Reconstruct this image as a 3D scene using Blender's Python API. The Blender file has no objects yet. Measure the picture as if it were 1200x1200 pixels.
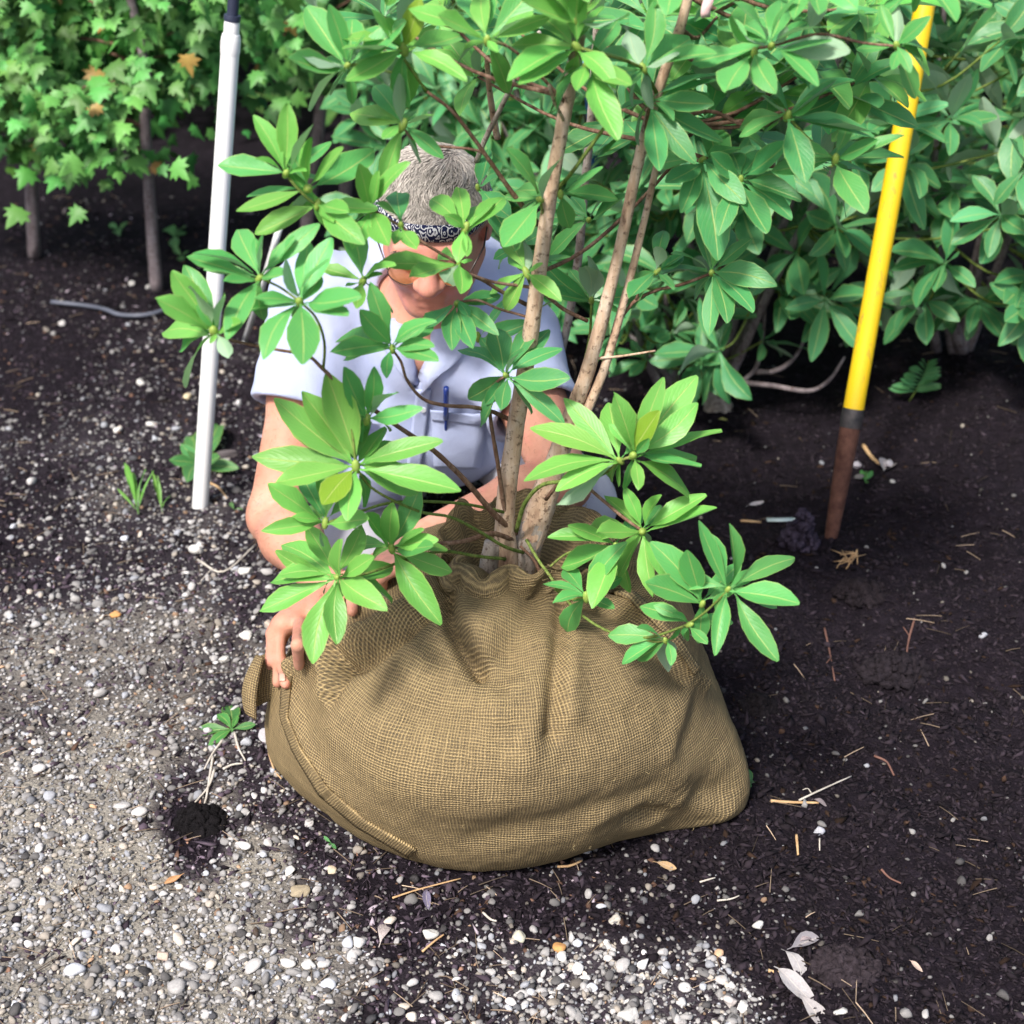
import bpy, math, random
import numpy as np
from mathutils import Vector, Matrix
from mathutils.bvhtree import BVHTree

# ------------------------------------------------------------------ camera, sky, sun, exposure
scene = bpy.context.scene
COL = scene.collection
CAM = Vector((0.0, 0.0, 1.5)); PITCH = math.radians(30); FPX = 1800.0
cd = bpy.data.cameras.new('camera'); cam = bpy.data.objects.new('camera', cd); COL.objects.link(cam)
cam.location = CAM; cam.rotation_euler = (math.radians(90) - PITCH, 0, 0)
cd.sensor_width = 36; cd.lens = 36 * FPX / 1200; cd.clip_start = 0.05; cd.clip_end = 400
cd.dof.use_dof = True; cd.dof.focus_distance = 2.08; cd.dof.aperture_fstop = 4.8
scene.camera = cam
SUN_AZ, SUN_EL = math.radians(-150), math.radians(52)      # azimuth from +Y towards +X
world = bpy.data.worlds.new('World'); scene.world = world; world.use_nodes = True
wn = world.node_tree.nodes; wl = world.node_tree.links
sky = wn.new('ShaderNodeTexSky'); sky.sky_type = 'NISHITA'; sky.sun_disc = False
sky.sun_elevation = SUN_EL; sky.sun_rotation = SUN_AZ; sky.air_density = 1.0; sky.dust_density = 4.0; sky.ozone_density = 1.0
wl.new(sky.outputs[0], wn['Background'].inputs[0]); wn['Background'].inputs[1].default_value = 0.10
sd = bpy.data.lights.new('sun', 'SUN'); sun = bpy.data.objects.new('sun', sd); COL.objects.link(sun)
sd.energy = 2.7; sd.angle = math.radians(9); sd.color = (1.0, 0.95, 0.88)
sdir = Vector((math.sin(SUN_AZ) * math.cos(SUN_EL), math.cos(SUN_AZ) * math.cos(SUN_EL), math.sin(SUN_EL)))
sun.rotation_euler = (-sdir).to_track_quat('-Z', 'Y').to_euler(); sun.location = (-3, -4, 6)
scene.view_settings.view_transform = 'Standard'; scene.view_settings.look = 'None'
scene.view_settings.exposure = 1.0; scene.view_settings.gamma = 1.0; scene.view_settings.use_curve_mapping = False

# ------------------------------------------------------------------ helpers
rnd = random.Random(7); rng = np.random.default_rng(7)
CP, SP = math.cos(PITCH), math.sin(PITCH)
def ray(px, py):
    x = (px - 600) / FPX; y = (600 - py) / FPX
    return Vector((x, CP + y * SP, -SP + y * CP))
def W(px, py, Y):                       # point on the pixel's ray at ground distance Y
    d = ray(px, py); return CAM + d * (Y / d.y)
def WZ(px, py, Z=0.0):                  # point on the pixel's ray at height Z
    d = ray(px, py); return CAM + d * ((Z - CAM.z) / d.z)
def proj(P):
    P = np.asarray(P, float); v = P - np.array(CAM)
    zc = v[..., 1] * CP - v[..., 2] * SP; yc = v[..., 1] * SP + v[..., 2] * CP
    zc = np.maximum(zc, 0.05)
    return 600 + FPX * v[..., 0] / zc, 600 - FPX * yc / zc
def sm(a, b, x):
    t = np.clip((x - a) / (b - a), 0, 1); return t * t * (3 - 2 * t)
_perm = np.random.default_rng(3).random(1 << 16)
def vnoise(x, y, z=0.0):
    x, y, z = np.broadcast_arrays(np.asarray(x, float), np.asarray(y, float), np.asarray(z, float))
    xi, yi, zi = np.floor(x).astype(np.int64), np.floor(y).astype(np.int64), np.floor(z).astype(np.int64)
    xf, yf, zf = x - xi, y - yi, z - zi
    u, v, w = [t * t * (3 - 2 * t) for t in (xf, yf, zf)]
    def h(a, b, c): return _perm[((a * 73856093) ^ (b * 19349663) ^ (c * 83492791)) & 0xffff]
    def lx(b, c): return h(xi, b, c) * (1 - u) + h(xi + 1, b, c) * u
    return ((lx(yi, zi) * (1 - v) + lx(yi + 1, zi) * v) * (1 - w) + (lx(yi, zi + 1) * (1 - v) + lx(yi + 1, zi + 1) * v) * w) * 2 - 1
def fbm(x, y, z=0.0, o=4):
    s = 0; a = 0.5; f = 1.0
    for i in range(o): s = s + a * vnoise(np.asarray(x) * f + i * 17.3, np.asarray(y) * f + i * 5.1, np.asarray(z) * f); a *= .5; f *= 2.1
    return s

def fast_mesh(name, V, F, uv=None, col=None, smooth=True, attr=None):
    """V (n,3); F (m,k) all faces with k corners; col (n,3) per vertex; uv (n,2) per vertex"""
    V = np.asarray(V, np.float32); F = np.asarray(F, np.int32)
    me = bpy.data.meshes.new(name); me.vertices.add(len(V)); me.vertices.foreach_set('co', V.ravel())
    m, k = F.shape; me.loops.add(m * k); me.loops.foreach_set('vertex_index', F.ravel())
    me.polygons.add(m); me.polygons.foreach_set('loop_start', np.arange(0, m * k, k, dtype=np.int32))
    me.polygons.foreach_set('loop_total', np.full(m, k, np.int32))
    if smooth: me.polygons.foreach_set('use_smooth', np.ones(m, bool))
    me.update(calc_edges=True)
    if uv is not None:
        l = me.uv_layers.new(name='UVMap'); l.data.foreach_set('uv', np.asarray(uv, np.float32)[F.ravel()].ravel())
    if col is not None:
        a = me.color_attributes.new('col', 'FLOAT_COLOR', 'POINT')
        c4 = np.ones((len(V), 4), np.float32); c4[:, :3] = col; a.data.foreach_set('color', c4.ravel())
    if attr is not None:
        for nme, vals in attr.items():
            a = me.attributes.new(nme, 'FLOAT', 'POINT'); a.data.foreach_set('value', np.asarray(vals, np.float32))
    me.validate(); return me
def tag(o, label=None, cat=None, group=None, kind=None):
    for k, v in (('label', label), ('category', cat), ('group', group), ('kind', kind)):
        if v: o[k] = v
    return o
def obj(name, me, material=None, parent=None, mw=None):
    o = bpy.data.objects.new(name, me); COL.objects.link(o)
    if material is not None and me is not None and len(me.materials) == 0: me.materials.append(material)
    if parent is not None:
        o.parent = parent
        o.matrix_parent_inverse = Matrix.Translation(-parent.location) if parent.type == 'EMPTY' else Matrix()
    if mw is not None: o.matrix_basis = mw
    return o
def thing(name, loc, label, cat, group=None):
    e = bpy.data.objects.new(name, None); COL.objects.link(e); e.location = loc; e.empty_display_size = .05
    return tag(e, label, cat, group)
def catmull(P, n):
    P = [Vector(p) for p in P]
    if len(P) == 2: return [P[0].lerp(P[1], i / n) for i in range(n + 1)]
    Q = [P[0] * 2 - P[1]] + P + [P[-1] * 2 - P[-2]]; out = []
    for i in range(1, len(Q) - 2):
        a, b, c, d = Q[i - 1:i + 3]
        for j in range(n):
            t = j / n
            out.append(0.5 * ((2 * b) + (c - a) * t + (2 * a - 5 * b + 4 * c - d) * t * t + (3 * b - 3 * c + d - a) * t ** 3))
    out.append(P[-1]); return out
def tube_arrays(P, R, sides=8, cap=True, jit=0.0):
    P = [Vector(p) for p in P]; n = len(P)
    if not hasattr(R, '__len__'): R = [R] * n
    if len(R) != n: R = np.interp(np.linspace(0, 1, n), np.linspace(0, 1, len(R)), R)
    V = []; F = []; ref = None
    for i in range(n):
        t = (P[min(i + 1, n - 1)] - P[max(i - 1, 0)]).normalized()
        if ref is None: ref = t.orthogonal().normalized()
        ref = (ref - t * ref.dot(t)).normalized(); b = t.cross(ref)
        for k in range(sides):
            a = 2 * math.pi * k / sides; r = R[i] * (1 + (jit * (rnd.random() - .5) if jit else 0))
            V.append(P[i] + (ref * math.cos(a) + b * math.sin(a)) * r)
    for i in range(n - 1):
        for k in range(sides):
            k2 = (k + 1) % sides; F.append((i * sides + k, i * sides + k2, (i + 1) * sides + k2, (i + 1) * sides + k))
    if cap:
        for (row, c) in ((0, P[0]), (n - 1, P[-1])):
            ci = len(V); V.append(c)
            for k in range(sides):
                k2 = (k + 1) % sides; a, b_ = row * sides + k, row * sides + k2
                F.append((ci, b_, a, a) if row == 0 else (ci, a, b_, b_))
    return np.array([tuple(v) for v in V], np.float32), F
def mesh_pd(name, V, F, smooth=True):
    me = bpy.data.meshes.new(name)
    me.from_pydata([tuple(v) for v in V], [], [tuple(dict.fromkeys(f)) for f in F])
    if smooth: me.polygons.foreach_set('use_smooth', [True] * len(me.polygons))
    me.update(); return me
def tube(name, P, R, material, parent=None, sides=8, n=5, jit=0.0, cap=True):
    V, F = tube_arrays(catmull(P, n), R, sides, cap, jit)
    return obj(name, mesh_pd(name, V, F), material, parent)

# ------------------------------------------------------------------ materials
class M:
    def __init__(s, name, rough=0.7, spec=0.3):
        s.m = bpy.data.materials.new(name); s.m.use_nodes = True; s.nt = s.m.node_tree; s.N = s.nt.nodes; s.L = s.nt.links
        s.b = s.N['Principled BSDF']; s.b.inputs['Roughness'].default_value = rough
        s.b.inputs['Specular IOR Level'].default_value = spec
    def n(s, t, **kw):
        x = s.N.new(t)
        for k, v in kw.items():
            if isinstance(k, str) and hasattr(x, k): setattr(x, k, v)
        return x
    def link(s, a, b): s.L.new(a, b)
    def noise(s, scale, detail=4, rough=.6, vec=None, dist=0):
        x = s.n('ShaderNodeTexNoise'); x.inputs['Scale'].default_value = scale; x.inputs['Detail'].default_value = detail
        x.inputs['Roughness'].default_value = rough; x.inputs['Distortion'].default_value = dist
        if vec is not None: s.link(vec, x.inputs['Vector'])
        return x.outputs['Fac']
    def ramp(s, fac, stops):
        r = s.n('ShaderNodeValToRGB'); e = r.color_ramp.elements
        while len(e) > 1: e.remove(e[-1])
        for i, (p, c) in enumerate(stops):
            q = e[0] if i == 0 else e.new(p)
            q.position = p; q.color = (c[0], c[1], c[2], 1) if hasattr(c, '__len__') else (c, c, c, 1)
        s.link(fac, r.inputs[0]); return r.outputs[0]
    def math(s, op, a, b=None, c=None, clamp=False):
        x = s.n('ShaderNodeMath'); x.operation = op; x.use_clamp = clamp
        for i, v in enumerate((a, b, c)):
            if v is None: continue
            if isinstance(v, (int, float)): x.inputs[i].default_value = v
            else: s.link(v, x.inputs[i])
        return x.outputs[0]
    def mix(s, fac, a, b, mode='MIX'):
        x = s.n('ShaderNodeMix'); x.data_type = 'RGBA'; x.blend_type = mode
        for i, v in ((0, fac), (6, a), (7, b)):
            if isinstance(v, (int, float)): x.inputs[i].default_value = v
            elif hasattr(v, '__len__'): x.inputs[i].default_value = (v[0], v[1], v[2], 1)
            else: s.link(v, x.inputs[i])
        return x.outputs[2]
    def color(s, v):
        if hasattr(v, '__len__'): s.b.inputs['Base Color'].default_value = (v[0], v[1], v[2], 1)
        else: s.link(v, s.b.inputs['Base Color'])
        return s
    def bump(s, h, strength=.5, dist=.002):
        x = s.n('ShaderNodeBump'); x.inputs['Strength'].default_value = strength; x.inputs['Distance'].default_value = dist
        s.link(h, x.inputs['Height']); s.link(x.outputs[0], s.b.inputs['Normal']); return s
    def objco(s): return s.n('ShaderNodeTexCoord').outputs['Object']
    def uv(s): return s.n('ShaderNodeTexCoord').outputs['UV']
    def att(s, name):
        x = s.n('ShaderNodeAttribute'); x.attribute_name = name; return x
def simple(name, c1, c2, scale=20, rough=.7, spec=.3, bump=.3, bd=.002, metallic=0, detail=5):
    m = M(name, rough, spec); co = m.objco(); f = m.noise(scale, detail, .6, co)
    m.color(m.ramp(f, [(.3, c1), (.7, c2)])); m.b.inputs['Metallic'].default_value = metallic
    if bump: m.bump(m.noise(scale * 3, 5, .65, co), bump, bd)
    return m.m

def leaf_material(name, from_object=True):
    m = M(name, .42, .5)
    if from_object:
        oi = m.n('ShaderNodeObjectInfo'); base = oi.outputs['Color']; rv = oi.outputs['Random']
    else:
        a = m.att('col'); base = a.outputs['Color']; rv = None
    uv = m.uv(); sp = m.n('ShaderNodeSeparateXYZ'); m.link(uv, sp.inputs[0]); u, v = sp.outputs[0], sp.outputs[1]
    au = m.math('ABSOLUTE', m.math('SUBTRACT', u, .5))
    rib = m.math('SUBTRACT', 1.0, m.math('MULTIPLY', au, 28), clamp=True)
    vv = m.math('SUBTRACT', m.math('MULTIPLY', v, 62), m.math('MULTIPLY', au, 46))
    vein = m.math('POWER', m.math('ABSOLUTE', m.math('SINE', m.math('MULTIPLY', vv, .5))), 14)
    nz = m.noise(5, 4, .6, m.objco())
    c = m.mix(m.math('MULTIPLY', nz, .8), base, m.mix(.5, base, (.18, .42, .06)))
    edge = m.math('MULTIPLY', m.math('GREATER_THAN', au, .462), .35)
    c = m.mix(m.math('MULTIPLY', vein, .10), c, (.30, .42, .12))
    c = m.mix(m.math('MULTIPLY', rib, .75), c, (.50, .58, .18))
    c = m.mix(edge, c, (.42, .50, .14))
    blem = m.ramp(m.noise(16, 3, .7, m.objco()), [(.70, 0.0), (.76, 1.0)])
    c = m.mix(m.math('MULTIPLY', blem, .3), c, (.30, .24, .08))
    bf = m.n('ShaderNodeNewGeometry').outputs['Backfacing']
    c = m.mix(m.math('MULTIPLY', bf, .62), c, (.46, .56, .46))
    m.color(c)
    m.bump(m.math('ADD', m.math('MULTIPLY', vein, -.22), m.math('ADD', m.math('MULTIPLY', nz, 1.2), m.math('MULTIPLY', rib, -.8))), .35, .002)
    rg = m.math('ADD', .44, m.math('MULTIPLY', bf, .3)); m.link(rg, m.b.inputs['Roughness'])
    tr = m.n('ShaderNodeBsdfTranslucent'); m.link(m.mix(.45, c, (.20, .58, .08)), tr.inputs[0])
    mx = m.n('ShaderNodeMixShader'); mx.inputs[0].default_value = .24
    m.link(m.b.outputs[0], mx.inputs[1]); m.link(tr.outputs[0], mx.inputs[2]); m.link(mx.outputs[0], m.N['Material Output'].inputs[0])
    return m.m
MAT_LEAF = leaf_material('leaf_green'); MAT_LEAF_V = leaf_material('leaf_green_mass', False)
def bark(name, c1, c2, c3, scale=1.0):
    m = M(name, .85, .15); co = m.objco()
    mp = m.n('ShaderNodeMapping'); mp.inputs['Scale'].default_value = (60 * scale, 60 * scale, 14 * scale); m.link(co, mp.inputs[0])
    f = m.noise(1.0, 6, .7, mp.outputs[0]); g = m.noise(130 * scale, 3, .6, co)
    c = m.ramp(f, [(.3, c1), (.5, c2), (.72, c3)]); c = m.mix(m.ramp(g, [(.55, 0.0), (.66, .75)]), c, (.09, .05, .035))
    m.color(c); m.bump(m.math('ADD', f, m.math('MULTIPLY', g, .6)), .7, .003); return m.m
MAT_BARK = bark('tan_bark', (.28, .165, .11), (.53, .375, .265), (.68, .56, .46))
MAT_BARK_GREY = bark('grey_bark', (.17, .14, .12), (.34, .29, .25), (.52, .47, .42))
MAT_TWIG = bark('brown_twig', (.09, .048, .034), (.22, .125, .085), (.36, .25, .19), 2)
MAT_TWIG_G = bark('green_twig', (.07, .12, .02), (.15, .22, .05), (.28, .32, .10), 2)
MAT_TRUNK_BG = bark('purple_grey_bark', (.12, .10, .11), (.24, .20, .21), (.36, .32, .33))
# ------------------------------------------------------------------ ground
GP = [  # (pixel x, pixel y, how much gravel lies there)
 (150,1000,1),(250,1100,1),(150,1180,1),(330,1170,1),(300,1000,.95),(400,1130,.9),(250,950,.8),(235,965,.05),(150,900,.9),(330,930,.45),(390,990,.35),(380,1050,.6),
 (440,1040,.18),(470,1090,.15),(460,1180,.35),(520,1060,.12),(420,1020,.2),(500,1180,.55),(560,1100,.5),(620,1160,.85),(700,1120,.85),(760,1180,.95),(820,1140,.85),(860,1190,.8),
 (640,1060,.2),(720,1060,.25),(560,1050,.08),(800,1060,.15),(880,1090,.15),(930,1150,.12),(1000,1180,.08),(900,1000,.03),(1000,1000,.02),(1100,1100,.04),(1000,800,.02),(900,700,.015),(1000,600,.015),(1150,900,.02),
 (200,840,.72),(300,830,.5),(160,760,.72),(280,760,.6),(200,690,.62),(300,680,.5),(150,640,.55),(250,620,.58),(300,580,.45),(150,580,.6),(200,520,.45),(160,450,.36),(280,450,.28),(150,380,.28),(200,320,.03),(300,300,.02),
 (600,300,.01),(900,500,.015),(700,900,.05),(500,900,.1),(40,1000,1),(40,800,.7),(40,600,.3),(40,400,.1),(-100,1000,1),(1250,1200,.05),(1250,700,.02),(600,1230,.8),(600,1400,.9),(300,1400,1),(1000,1400,.2)]
GP = np.array(GP, float)
def gravel(x, y):
    x = np.asarray(x, float); y = np.asarray(y, float); sh = x.shape
    px, py = proj(np.stack([x, y, np.zeros_like(x)], -1)); px = px.ravel(); py = py.ravel()
    num = np.zeros_like(px); den = np.zeros_like(px)
    for gx, gy, v in GP:
        w = 1.0 / (((px - gx) ** 2 + (py - gy) ** 2) ** 2 + 400.0); num += w * v; den += w
    g = (num / den).reshape(sh)
    return np.clip(g + .35 * fbm(x * 9, y * 9, 0, 3) * sm(0, .3, g) * (1.2 - g), 0, 1)
def gh(x, y):
    x = np.asarray(x, float); y = np.asarray(y, float)
    soil = sm(.15, .55, x + .15 * (y - 2)) 
    z = .012 * fbm(x * 2.2, y * 2.2, 1, 3) + .015 * (0.3 + soil) * fbm(x * 9, y * 9, 2, 4) + .006 * fbm(x * 30, y * 30, 3, 3) * (.5 + soil)
    z = z + .07 * sm(.5, 1.1, x) * sm(1.6, 2.3, y) * (1 - sm(3.2, 4.5, y)) + .02 * np.exp(-((x - .62) ** 2 + (y - 2.42) ** 2) / .02)
    r = np.hypot(x + .02, y - 1.80); z = z * sm(.16, .42, r) - .004
    z = np.where(r < .45, np.minimum(z, .004 + .03 * sm(.3, .45, r)), z)
    return z
def axis(lo, hi, step, far):
    a = list(np.arange(lo, hi + 1e-6, step)); s = step
    while a[-1] < far: s *= 1.25; a.append(a[-1] + s)
    s = step
    while a[0] > -far: s *= 1.25; a.insert(0, a[0] - s)
    return np.array(a)
gx = axis(-1.15, 1.15, .011, 80); gy = axis(1.0, 3.4, .011, 90)
GX, GY = np.meshgrid(gx, gy); GZ = gh(GX, GY)
fade = sm(12, 6, np.hypot(GX, GY)); GZ = GZ * fade
nX, nY = len(gx), len(gy)
idx = np.arange(nX * nY).reshape(nY, nX)
F = np.stack([idx[:-1, :-1], idx[:-1, 1:], idx[1:, 1:], idx[1:, :-1]], -1).reshape(-1, 4)
gme = fast_mesh('ground', np.stack([GX, GY, GZ], -1).reshape(-1, 3), F, attr={'gravel': gravel(GX, GY).ravel(), 'dust': (sm(.55, .95, gravel(GX, GY)) * sm(-.12, -.30, GX)).ravel()})
m = M('soil_and_gravel_fines', .95, .12); co = m.objco()
g = m.att('gravel').outputs['Fac']
gn = m.math('ADD', g, m.math('MULTIPLY', m.math('SUBTRACT', m.noise(28, 5, .7, co), .5), .5))
soil = m.ramp(m.noise(40, 8, .75, co), [(.25, (.004, .003, .005)), (.5, (.011, .008, .012)), (.68, (.024, .018, .026)), (.85, (.055, .043, .055))])
fine = m.ramp(m.noise(150, 6, .8, co), [(.3, (.020, .016, .022)), (.5, (.060, .050, .062)), (.7, (.13, .115, .12))])
dst = m.ramp(m.noise(170, 6, .8, co), [(.3, (.16, .145, .125)), (.5, (.34, .315, .27)), (.7, (.50, .47, .41))]); dm = m.math('MULTIPLY', m.att('dust').outputs['Fac'], m.ramp(m.noise(12, 4, .6, co), [(.3, .45), (.6, 1.0)]))
m.color(m.mix(dm, m.mix(m.ramp(gn, [(.28, 0.0), (.85, .85)]), soil, fine), dst))
vo = m.n('ShaderNodeTexVoronoi'); vo.inputs['Scale'].default_value = 180; m.link(co, vo.inputs[0])
m.bump(m.math('ADD', m.noise(90, 8, .8, co), m.math('MULTIPLY', vo.outputs['Distance'], .6)), .9, .006)
ground = tag(obj('ground', gme, m.m), 'dark loose soil running into pale gravel', 'ground', kind='structure')

def ico(sub=0):
    t = (1 + 5 ** .5) / 2
    V = [(-1, t, 0), (1, t, 0), (-1, -t, 0), (1, -t, 0), (0, -1, t), (0, 1, t), (0, -1, -t), (0, 1, -t), (t, 0, -1), (t, 0, 1), (-t, 0, -1), (-t, 0, 1)]
    F = [(0, 11, 5), (0, 5, 1), (0, 1, 7), (0, 7, 10), (0, 10, 11), (1, 5, 9), (5, 11, 4), (11, 10, 2), (10, 7, 6), (7, 1, 8), (3, 9, 4), (3, 4, 2), (3, 2, 6), (3, 6, 8), (3, 8, 9), (4, 9, 5), (2, 4, 11), (6, 2, 10), (8, 6, 7), (9, 8, 1)]
    V = [Vector(v).normalized() for v in V]
    for _ in range(sub):
        mid = {}; F2 = []
        def mp(a, b):
            k = (min(a, b), max(a, b))
            if k not in mid: mid[k] = len(V); V.append((V[a] + V[b]).normalized())
            return mid[k]
        for a, b, c in F:
            x, y, z = mp(a, b), mp(b, c), mp(c, a); F2 += [(a, x, z), (b, y, x), (c, z, y), (x, y, z)]
        F = F2
    return np.array([tuple(v) for v in V]), np.array(F)
def stone_shape(sub, seed, rough=.28):
    V, F = ico(sub); r = np.random.default_rng(seed)
    for _ in range(7):                                   # flattened facets
        d = r.normal(size=3); d /= np.linalg.norm(d); h = r.uniform(.42, .8); p = V @ d
        V = V - np.outer(np.maximum(p - h, 0), d) * .85
    V = V * (1 + rough * .5 * vnoise(V[:, :1] * 1.6 + seed, V[:, 1:2] * 1.6, V[:, 2:] * 1.6))
    return V, F
def crumb(seed):
    r = np.random.default_rng(seed); V = np.array([(1, 0, 0), (-1, 0, 0), (0, 1, 0), (0, -1, 0), (0, 0, 1), (0, 0, -1)], float) * r.uniform(.7, 1.3, (6, 1)) + r.normal(0, .22, (6, 3))
    return V, np.array([(0, 2, 4), (2, 1, 4), (1, 3, 4), (3, 0, 4), (2, 0, 5), (1, 2, 5), (3, 1, 5), (0, 3, 5)])
def rotmats(n, r, tilt=.5):
    a = r.uniform(0, 2 * np.pi, n); t = r.normal(0, tilt, n); b = r.uniform(0, 2 * np.pi, n)
    ca, sa, ct, st, cb, sb = np.cos(a), np.sin(a), np.cos(t), np.sin(t), np.cos(b), np.sin(b)
    z = np.zeros(n); o = np.ones(n)
    A = np.array([[ca, -sa, z], [sa, ca, z], [z, z, o]]); T = np.array([[o, z, z], [z, ct, -st], [z, st, ct]]); B = np.array([[cb, -sb, z], [sb, cb, z], [z, z, o]])
    return np.einsum('ijn,jkn,kln->nil', A, T, B)
def scatter(shapes, pos, scl, colr, r, tilt=.5, flat=None):
    """join many little bodies into one mesh"""
    n = len(pos); R = rotmats(n, r, tilt); which = r.integers(0, len(shapes), n)
    VV, FF, CC = [], [], []; off = 0
    for k, (V, F) in enumerate(shapes):
        ids = np.nonzero(which == k)[0]
        if len(ids) == 0: continue
        S = V[None] * scl[ids][:, None, :]
        P = np.einsum('nij,nvj->nvi', R[ids], S) + pos[ids][:, None, :]
        VV.append(P.reshape(-1, 3)); nv = len(V)
        FF.append((F[None] + (np.arange(len(ids)) * nv)[:, None, None] + off).reshape(-1, F.shape[1])); off += nv * len(ids)
        CC.append(np.repeat(colr[ids], nv, 0))
    return np.concatenate(VV), np.concatenate(FF), np.concatenate(CC)
def sample_ground(n, r, weight):
    """points seen by the lens (plus margin), roughly even in the picture, kept by weight"""
    px = r.uniform(-230, 1400, n); py = r.uniform(230, 1270, n)
    x = (px - 600) / FPX; y = (600 - py) / FPX; dz = -SP + y * CP; dy = CP + y * SP; t = -1.5 / dz
    X, Y = x * t, dy * t
    g = gravel(X, Y); keep = r.random(n) < weight(g, t); return X[keep], Y[keep], g[keep], t[keep]
def stone_cols(n, r, g):
    v = np.clip(r.normal(.33, .15, n), .05, .72) * (.42 + .58 * sm(.1, .8, g))
    base = np.stack([v * 1.0, v * .975, v * .96], -1)
    k = r.random(n)
    base[k < .14] *= np.array([1.04, .95, .82]); base[(k > .14) & (k < .155)] *= np.array([1.1, .72, .45]); base[(k > .2) & (k < .36)] *= np.array([.88, .94, 1.05]); base[(k > .36) & (k < .55)] *= .6
    return base
m = M('gravel_stone', .85, .2); c = m.att('col').outputs['Color']; co = m.objco()
m.color(m.mix(m.ramp(m.noise(260, 5, .7, co), [(.35, .75), (.65, 0.0)]), c, m.mix(.5, c, (.12, .11, .12)))); m.bump(m.noise(420, 4, .7, co), .5, .001); MAT_STONE = m.m
sh0 = [stone_shape(0, s) for s in range(10)]; sh1 = [stone_shape(1, s + 50) for s in range(8)]
# fine gravel
r = np.random.default_rng(11)
X, Y, g, t = sample_ground(116000, r, lambda g, t: np.clip(g ** 1.3, 0, 1) * .9 * np.clip((t / 2.2) ** 1.5, .6, 1.6))
n = len(X); s = np.exp(r.normal(math.log(.0031), .38, n)).clip(.0012, .0085)
scl = s[:, None] * np.stack([r.uniform(.8, 1.5, n), r.uniform(.7, 1.1, n), r.uniform(.45, .8, n)], -1)
pos = np.stack([X, Y, gh(X, Y) + scl[:, 2] * r.uniform(.2, 1.0, n)], -1)
V, F, C = scatter(sh0, pos, scl, stone_cols(n, r, g), r, .45)
tag(obj('gravel', fast_mesh('gravel', V, F, col=C, smooth=False), MAT_STONE), 'pale mixed gravel spread over the ground in front and left', 'gravel', kind='stuff')
N_GRAVEL = n
# coarse gravel
X, Y, g, t = sample_ground(18000, r, lambda g, t: np.clip(.012 + g * .75, 0, 1) * .62)
pxx, pyy = proj(np.stack([X, Y, 0 * X], -1)); keep = (pyy > 330) & (r.random(len(X)) < np.where((X < -.22) & (g > .7), .45, 1.0)) & (r.random(len(X)) < np.where((X > .25) & (g < .2), .4, 1.0)); X, Y, g = X[keep], Y[keep], g[keep]
n = len(X); s = np.exp(r.normal(math.log(.0064), .26, n)).clip(.0035, .012)
scl = s[:, None] * np.stack([r.uniform(.9, 1.4, n), r.uniform(.7, 1.05, n), r.uniform(.45, .75, n)], -1)
pos = np.stack([X, Y, gh(X, Y) + scl[:, 2] * r.uniform(.3, .9, n)], -1)
V, F, C = scatter(sh1, pos, scl, stone_cols(n, r, g + .25) * (1.15 + .25 * (X > -.2))[:, None], r, .35)
tag(obj('coarse_gravel', fast_mesh('coarse_gravel', V, F, col=C, smooth=False), MAT_STONE), 'larger pale pebbles mixed through the gravel and soil', 'gravel', kind='stuff')
# mulch: crumbs, splinters and bark of the dark soil
m = M('mulch_crumb', .95, .15); m.color(m.att('col').outputs['Color']); m.bump(m.noise(300, 4, .7, m.objco()), .5, .001); MAT_MULCH = m.m
X, Y, g, t = sample_ground(100000, r, lambda g, t: np.clip(1.05 - g * 1.02, .05, 1) * np.clip((t / 2.4) ** 1.2, .5, 1.2))
n = len(X); s = np.exp(r.normal(math.log(.0034), .45, n)).clip(.0012, .0085); el = r.uniform(1, 2.2, n)
scl = s[:, None] * np.stack([el, .6 / el ** .5 + .25, r.uniform(.25, .6, n)], -1)
pos = np.stack([X, Y, gh(X, Y) + scl[:, 2] * r.uniform(-.2, .9, n)], -1)
v = np.where(X > .1, np.exp(r.normal(math.log(.017), .35, n)), np.exp(r.normal(math.log(.021), .6, n))).clip(.005, .16); left = sm(.1, -.35, X)[:, None]
C0 = v[:, None] * np.array([1.1, .92, 1.0]) * (1 + 1.1 * left * (Y < 2.4)[:, None])
k = r.random(n); C0[k < .05] = v[k < .05, None] * np.array([4.2, 2.7, 1.6]); C0[(k > .985) & (X < .15)] = .38 * np.array([1, .95, .9]); C0[(k < .05) & (X > .2)] *= .35; C0 *= np.array([1.0, .90, 1.1])
V, F, C = scatter([crumb(q + 400) for q in range(16)], pos, scl, C0, r, .6)
tag(obj('mulch', fast_mesh('mulch', V, F, col=C, smooth=False), MAT_MULCH), 'dark crumbly soil and bark bits over the ground', 'mulch', kind='stuff')
# loose fibres and straw
tri = (np.array([(-1, -1, 0), (-1, 1, 0), (-1, 0, 1.4), (0, -.8, .9), (0, .8, .9), (0, 0, 2.2), (1, -.5, 0), (1, .5, 0), (1, 0, 1)], float), np.array([(0, 1, 4, 3), (1, 2, 5, 4), (2, 0, 3, 5), (3, 4, 7, 6), (4, 5, 8, 7), (5, 3, 6, 8)]))
X, Y, g, t = sample_ground(6200, r, lambda g, t: .25 + 0 * g)
kk = r.random(len(X)) < np.where(X > .15, .35, 1.0); X, Y = X[kk], Y[kk]
n = len(X); scl = np.stack([r.uniform(.006, .024, n), r.uniform(.0005, .0011, n), r.uniform(.0006, .0012, n)], -1)
pos = np.stack([X, Y, gh(X, Y) + .004], -1); v = np.exp(r.normal(math.log(.13), .6, n)).clip(.03, .5)
V, F, C = scatter([tri], pos, scl, v[:, None] * np.array([1.25, .95, .7]), r, .12)
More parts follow.
